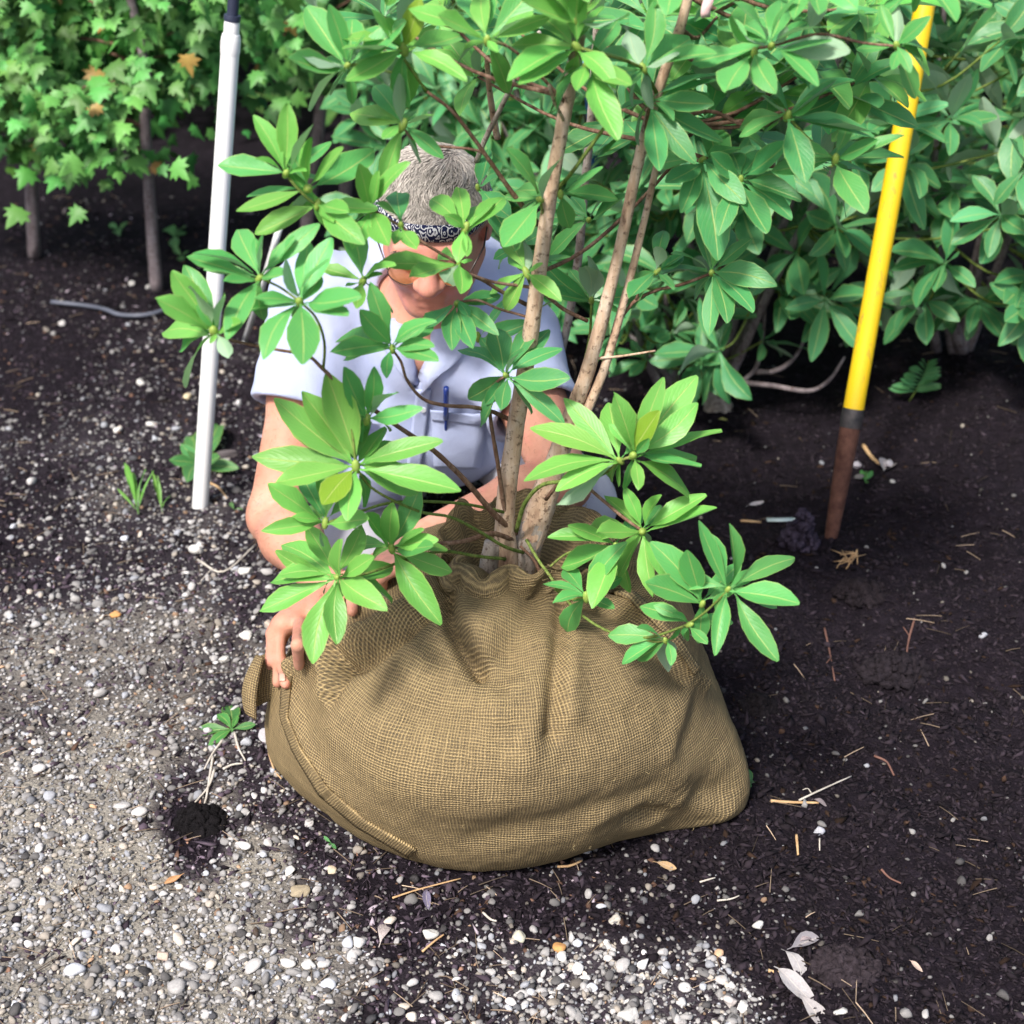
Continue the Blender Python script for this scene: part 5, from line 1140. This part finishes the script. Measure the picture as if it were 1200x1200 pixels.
for k, a in enumerate([
 (288,672,18,13,WHT,'white lumpy stone lying left of the lowest big leaf'), (230,646,20,12,WHT,'pale stone lying on the dark mulch below the foot of the white pipe'), (316,735,14,12,(.55,.46,.38),'pinkish tan stone just left of the hand on the sack'),
 (262,774,13,10,WHT,'round white pebble left of the sack\'s loose flap'), (288,748,17,12,WHT,'jagged white stone between the gravel and the nearer hand'), (136,723,16,9,ORG,'flat orange brown stone at the left edge of the gravel'),
 (165,451,11,9,WHT,'white pebble on the dark soil left of the white pipe'), (219,467,10,12,(.62,.52,.34),'upright cream pebble close beside the white pipe'), (176,499,15,8,WHT,'flat white stone on the dark soil low beside the pipe'), (139,506,12,8,WHT,'small white pebble near the left edge on dark soil'),
 (155,334,8,7,WHT,'tiny white pebble near the maple trunk'), (174,338,9,7,WHT,'white pebble touching the foot of the maple trunk'), (263,536,34,12,(.10,.085,.09),'flat dark stone behind the weed at the pipe\'s foot'),
 (352,1047,26,14,(.36,.30,.20),'oval brown stone below the left hem of the sack'), (339,1023,16,15,WHT,'blocky white stone below the sack\'s left side'), (192,1122,24,13,(.56,.44,.36),'pinkish flat stone in the lower left gravel'), (337,1130,20,11,WHT,'white angular stone in the gravel, left of a matching one'), (361,1132,20,12,WHT,'white angular stone in the gravel, right of a matching one'),
 (388,1021,12,11,(.60,.50,.36),'cream stone on the dark strip under the sack'), (609,1101,18,13,(.60,.58,.46),'large cream oval stone among the central gravel'), (505,1096,20,13,WHT,'white stone on mulch left of the central gravel'), (656,1112,15,16,ORG,'square orange brown stone in the central gravel'), (659,1124,15,12,WHT,'white stone right below the orange brown one'), (720,1081,15,12,(.56,.53,.46),'rounded beige stone at the upper edge of the central gravel'),
 (959,975,14,10,(.45,.46,.52),'bluish grey stone on black soil right of the sack'), (888,1085,15,9,WHT,'lone white stone on soil at the right of the gravel'), (855,1176,18,14,(.55,.50,.48),'large pinkish grey stone at the gravel\'s right end'), (869,1183,16,14,WHT,'large white stone at the gravel\'s right end'), (985,1188,15,10,WHT,'white stone at the bottom edge on black soil'),
 (736,1192,26,16,WHT,'big white chunk at the bottom edge of the central gravel'), (312,866,18,22,(.50,.48,.50),'pale grey stone wedged against the lower left of the sack'), (1040,546,11,12,(.48,.46,.50),'pale stone in front of the shrubs right of the shovel'), (1005,548,13,10,(.36,.34,.38),'grey stone beside the shovel\'s rusty socket')]):
    stone(*a, k)
# soil clods
def clod(px, py, wpx, hpx, label, k, c=(.030, .024, .033), up=1.0):
    rk = np.random.default_rng(800 + k); s_ = pxm(px, py); p = G(px, py); nb = int(60 + wpx * 5); d_ = rk.normal(size=(nb, 3)); d_ /= np.linalg.norm(d_, axis=1)[:, None]; d_[:, 2] = np.abs(d_[:, 2]); d_ *= (rk.random(nb) ** .4)[:, None]
    ps = d_ * A3([wpx * .5, wpx * .42, hpx * .62 * up]) * s_; ps[:, 2] *= np.clip(1.25 - np.hypot(d_[:, 0], d_[:, 1]), 0, 1); sz = rk.uniform(.003, .011, nb)[:, None] * rk.uniform(.6, 1.2, (nb, 3))
    V, F, _ = scatter([stone_shape(1, q + 500, 1.2) for q in range(6)], ps, sz, np.zeros((nb, 3)), rk, .9)
    o = obj('soil_clod', fast_mesh('soil_clod', V, F), simple('clod_soil_%d' % k, tuple(.5 * q for q in c), tuple(1.6 * q for q in c), 90, .95, .1, .9, .004)); o.location = p; return tag(o, label, 'soil clod', 'clods of soil')
clod(936, 640, 44, 60, 'pointed purplish clod of soil left of the shovel', 1, (.045, .036, .055), 1.1); clod(235, 964, 58, 18, 'black clump of wet soil lying on the gravel below the weed', 2, (.008, .007, .008)); clod(990, 1135, 70, 26, 'broad lump of soil at lower right beside the dry leaves', 3, (.032, .025, .030)); clod(1050, 790, 80, 30, 'low mound of soil at the right edge', 4, (.02, .016, .02)); clod(1010, 690, 60, 22, 'crumbly soil lump just in front of the shovel', 5, (.018, .014, .017)); clod(890, 830, 40, 20, 'dark soil lump at the right side of the sack', 6, (.012, .010, .012))
# twigs
MAT_TAN = simple('dry_straw', (.40, .24, .12), (.58, .40, .22), 60, .8, .2, .3); MAT_REDTW = simple('red_brown_root', (.11, .055, .045), (.19, .10, .08), 60, .8, .2, .3); MAT_PALE = simple('bleached_twig', (.42, .38, .33), (.60, .56, .50), 60, .8, .2, .3)
def twig(pts, rpx, mat_, label, cat='twig', side=None):
    P = [G(x, y, .004 + (p[0] if p else 0)) for x, y, *p in pts]; s_ = pxm(*pts[0][:2])
    if side:
        e = thing('twig', P[0], label, cat, 'loose twigs and roots'); tube('shaft', P, [rpx * s_, rpx * .6 * s_], mat_, e, 6, 5, .25)
        for q in side: tube('side_shoot', [G(x, y, .006) for x, y in q], [rpx * .6 * s_, rpx * .35 * s_], mat_, e, 5, 4, .2)
        return e
    return tag(tube('twig', P, [rpx * s_, rpx * .7 * s_], mat_, None, 6, 5, .25), label, cat, 'loose twigs and roots')
twig([(903,941),(930,942),(959,944)], 2.0, MAT_TAN, 'straight orange tan twig lying right of the sack'); twig([(936,940),(962,928),(997,913)], 1.3, MAT_PALE, 'pale thin twig angled above the orange tan one', side=[[(950,933),(946,928),(940,930)]])
twig([(933,981),(934,992),(935,1004)], 1.8, MAT_TAN, 'short tan stick pointing at the viewer on black soil'); twig([(960,986),(960,1000)], 1.0, MAT_PALE, 'tiny pale sliver beside the short tan stick')
twig([(1032,1023),(1042,1032),(1056,1037)], 1.4, MAT_REDTW, 'short reddish root at the right edge'); twig([(1024,888),(1038,900),(1047,914)], 1.5, MAT_REDTW, 'reddish brown twig on the soil at far right'); twig([(966,738),(972,765),(978,800)], 1.4, MAT_REDTW, 'long thin reddish root lying below the shovel', side=[[(974,772),(968,782)]])
twig([(1072,725),(1066,745),(1063,770),(1075,780)], 1.4, MAT_REDTW, 'forked reddish root at the right edge below the shovel', side=[[(1066,745),(1058,735)], [(1063,768),(1054,775)]])
twig([(653,1018),(668,1017),(682,1011)], 1.8, MAT_TAN, 'small reddish tan twig under the front of the sack'); twig([(232,658),(262,672),(300,640)], 1.4, MAT_PALE, 'thin pale forked twig on the mulch left of the leaves', side=[[(250,668),(236,684)]]); twig([(246,568),(257,574),(266,586)], 1.4, MAT_TAN, 'tan curved root at the foot of the white pipe')
twig([(460,1055),(490,1045),(540,1032)], 1.2, MAT_TAN, 'long straw stem under the front left of the sack'); twig([(495,1118),(510,1105),(520,1098)], 1.5, MAT_TAN, 'yellowish straw piece on the mulch beside the central gravel'); twig([(900,1140),(915,1143),(932,1150)], 2.0, MAT_TAN, 'yellow tan stick pointing at the dry leaves'); twig([(820,1036),(838,1031)], 1.2, MAT_PALE, 'pale sliver of wood below the sack\'s right corner'); twig([(840,1058),(856,1056),(866,1052)], 1.2, MAT_PALE, 'curved pale sliver of wood right above the gravel'); twig([(868,612),(892,613)], 1.8, MAT_TAN, 'short tan stick on the soil left of the pale label'); twig([(1012,520),(1022,535),(1030,548)], 2.5, MAT_TAN, 'thick tan root beside the shovel ferrule')
twig([(566,1072),(575,1080),(582,1082)], 1.6, MAT_PALE, 'bent white straw above the central gravel'); twig([(315,885),(322,905),(330,915)], 1.2, MAT_TAN, 'tan root against the lower left of the sack')
# nest of straw by the shovel
ns = thing('straw_tuft', G(995, 660), 'tangle of tan straw roots in front of the shovel', 'straw'); rr = random.Random(9)
for i in range(16):
    a, b = rr.uniform(-1, 1), rr.uniform(-1, 1); x0, y0 = 995 + a * 8, 660 + b * 4; tube('straw', [G(x0, y0, .006), G(x0 + rr.uniform(-8, 8), y0 + rr.uniform(-4, 4), .016), G(x0 + rr.uniform(-18, 18), y0 + rr.uniform(-9, 9), .004)], [.0013, .0007], MAT_TAN, ns, 5, 4)
# dry leaves
m = M('dry_leaf', .85, .2); f = m.noise(9, 5, .7, m.objco()); oi = m.n('ShaderNodeObjectInfo'); uv = m.uv(); sp = m.n('ShaderNodeSeparateXYZ'); m.link(uv, sp.inputs[0])
ribm = m.math('SUBTRACT', 1.0, m.math('MULTIPLY', m.math('ABSOLUTE', m.math('SUBTRACT', sp.outputs[0], .5)), 22), clamp=True); m.color(m.mix(m.math('MULTIPLY', ribm, .5), m.mix(m.math('MULTIPLY', f, .7), oi.outputs['Color'], (.20, .17, .17)), (.62, .56, .48))); m.bump(f, .6, .004); MAT_DRY = m.m
DRY = []
for k in range(4):
    V, F, uv = leaf_mesh(40 + k, .40, 9, 5); V[:, 2] += .10 * np.sin(V[:, 1] * 4 + k) + .5 * np.abs(V[:, 0]) * (1 if k % 2 else -.4); me = fast_mesh('dry_leaf', V, F, uv=uv); me.materials.append(MAT_DRY); DRY.append(me)
def dry(a, b, c, label, k, ws=1.0):
    A_, B_ = G(*a, .008), G(*b, .010); o = obj('dry_leaf', DRY[k % 4], None, None, leaf_matrix(A_, B_, (Vector((0, -.3, 1)) + rv(.15)).normalized(), ws)); o.color = (*c, 1); return tag(o, label, 'dry leaf', 'dead leaves on the ground')
for k, a in enumerate([((918,1118),(943,1150),(.46,.45,.46),'upright grey dead leaf, topmost of the overlapping group at lower right'), ((912,1143),(955,1178),(.44,.43,.44),'long grey dead leaf in the middle of the overlapping group'), ((935,1172),(975,1208),(.40,.38,.38),'grey dead leaf running off the bottom edge'), ((926,1116),(960,1100),(.30,.29,.32),'dark grey curled dead leaf above the overlapping group'), ((936,1108),(952,1102),(.34,.28,.30),'small purple brown dead leaf at the top of the group'), ((1066,1132),(1080,1144),(.60,.45,.36),'tan dead leaf at the right edge'), ((768,1016),(792,1022),(.50,.32,.14),'tan dead leaf below the right part of the sack'), ((214,1030),(194,1040),(.60,.30,.10),'orange scrap of dead leaf on the left gravel'), ((446,1110),(458,1082),(.55,.48,.46),'pale curled dead leaf on the mulch strip below the sack'), ((500,1050),(502,1068),(.13,.12,.22),'small blue grey dead leaf below the sack\'s front'), ((876,598),(894,590),(.50,.48,.52),'pale triangular dead leaf on dark soil behind the right branch'), ((1035,560),(1046,535),(.50,.47,.48),'pale dead leaf propped on the soil right of the shovel'), ((952,942),(968,948),(.22,.18,.20),'brown dead leaf under the orange tan twig'), ((842,498),(852,496),(.50,.52,.10),'yellow green fallen leaf at the foot of the stump')]): dry(a[0], a[1], a[2], a[3], k)
lb = [G(898, 611, .006), G(912, 613, .008), G(928, 612, .006)]
e = thing('plant_label', lb[1], 'pale blue plastic plant label lying on the black soil left of the shovel', 'label'); P_ = []
for q in lb: P_ += [q + Vector((0, -.006, 0)), q + Vector((0, .006, .001))]
o = obj('label_blade', mesh_pd('label_blade', P_, [(0, 2, 3, 1), (2, 4, 5, 3)]), simple('pale_blue_plastic', (.50, .62, .64), (.60, .72, .74), 20, .4), e); md = o.modifiers.new('t', 'SOLIDIFY'); md.thickness = .0015
o = obj('label_point', mesh_pd('label_point', [P_[4], P_[5], G(934, 611, .005)], [(0, 2, 1)]), o.data.materials[0], e); md = o.modifiers.new('t', 'SOLIDIFY'); md.thickness = .0014
# weeds
def weed(px, py, tips, c, label, name='weed', hgt=.03, ws=1.0, roots=(), base_up=.006):
    e = thing(name, G(px, py), label, 'weed', 'weeds on the open ground'); b = G(px, py, base_up)
    for tx, ty in tips:
        T = G(tx, ty, hgt * rnd.uniform(.5, 1.2)); o = leaf_obj(e, b + (T - b) * .06, T, (Vector((0, -.5, 1)) + rv(.2)).normalized(), tuple(q * rnd.uniform(.85, 1.15) for q in c), ws)
    for r_ in roots: tube('root', [G(x, y, .006) for x, y in r_], [.0022, .0012], MAT_PALE, e, 6, 5, .2)
    return e
weed(272, 858, [(226,858),(246,876),(266,822),(300,854),(255,842),(280,845)], (.030, .17, .05), 'uprooted weed with lobed green leaves and pale roots left of the sack', roots=[[(262,870),(250,886),(240,905)], [(275,862),(280,880),(288,895)], [(250,890),(246,915),(242,940),(236,955)], [(252,905),(245,925),(228,945)], [(262,905),(272,900),(285,898)]], hgt=.012)
weed(236, 548, [(218,518),(214,534),(250,502),(258,528),(276,558),(205,560),(225,572),(262,560),(246,556),(222,548)], (.045, .19, .07), 'low leafy weed growing round the foot of the white pipe', hgt=.05)
weed(162, 602, [(140,592),(150,566),(168,590),(156,560),(178,596)], (.09, .28, .05), 'tuft of thin grass blades on the mulch left of the pipe', 'grass_tuft', .07, .22); weed(190, 600, [(182,580),(196,604),(188,586)], (.09, .28, .05), 'tiny grass sprout just right of the grass tuft', 'grass_tuft', .05, .25)
weed(1014, 566, [(1008,560),(1022,562),(1014,572),(1018,556)], (.03, .20, .06), 'tiny bright green seedling right of the shovel', 'seedling', .012); weed(388, 991, [(380,986),(394,998),(386,996)], (.03, .20, .08), 'tiny green seedling below the sack\'s left hem', 'seedling', .01); weed(880, 922, [(876,912),(884,926),(878,930)], (.03, .20, .08), 'small green sprout touching the right side of the sack', 'seedling', .02)
weed(205, 280, [(190,268),(218,275),(205,292),(212,265)], (.04, .18, .06), 'small weed on shaded soil right of the maple trunk', 'seedling', .03); weed(140, 272, [(128,268),(150,270),(140,282)], (.04, .18, .06), 'small weed on shaded soil left of the maple trunk', 'seedling', .03); weed(213, 302, [(205,296),(222,300),(213,312)], (.04, .18, .06), 'low weed beside the maple trunk near the drip hose', 'seedling', .02); weed(275, 640 - 40, [(268,590),(284,602)], (.05, .16, .06), 'thin sprout on the mulch near the person\'s elbow', 'seedling', .02, .6)
# ferny sprigs at the right edge below the shrubs
for (bx, by, lab) in ((1066, 466, 'ferny green sprig at the right edge under the shrub'),):
    e = thing('fern_sprig', G(bx, by), lab, 'fern'); b = G(bx, by); top = b + Vector((.02, -.03, .11)); tube('stalk', [b, b.lerp(top, .5) + Vector((.01, 0, .01)), top], [.002, .001], MAT_TWIG_G, e, 5)
    for i in range(9):
        for s_ in (-1, 1):
            q = b.lerp(top, .25 + .08 * i); leaf_obj(e, q, q + Vector((s_ * (.05 - .004 * i), -.015, .02)), Vector((0, -.6, .8)), leafcol('bg'), .8)
print('objects', len(bpy.data.objects))
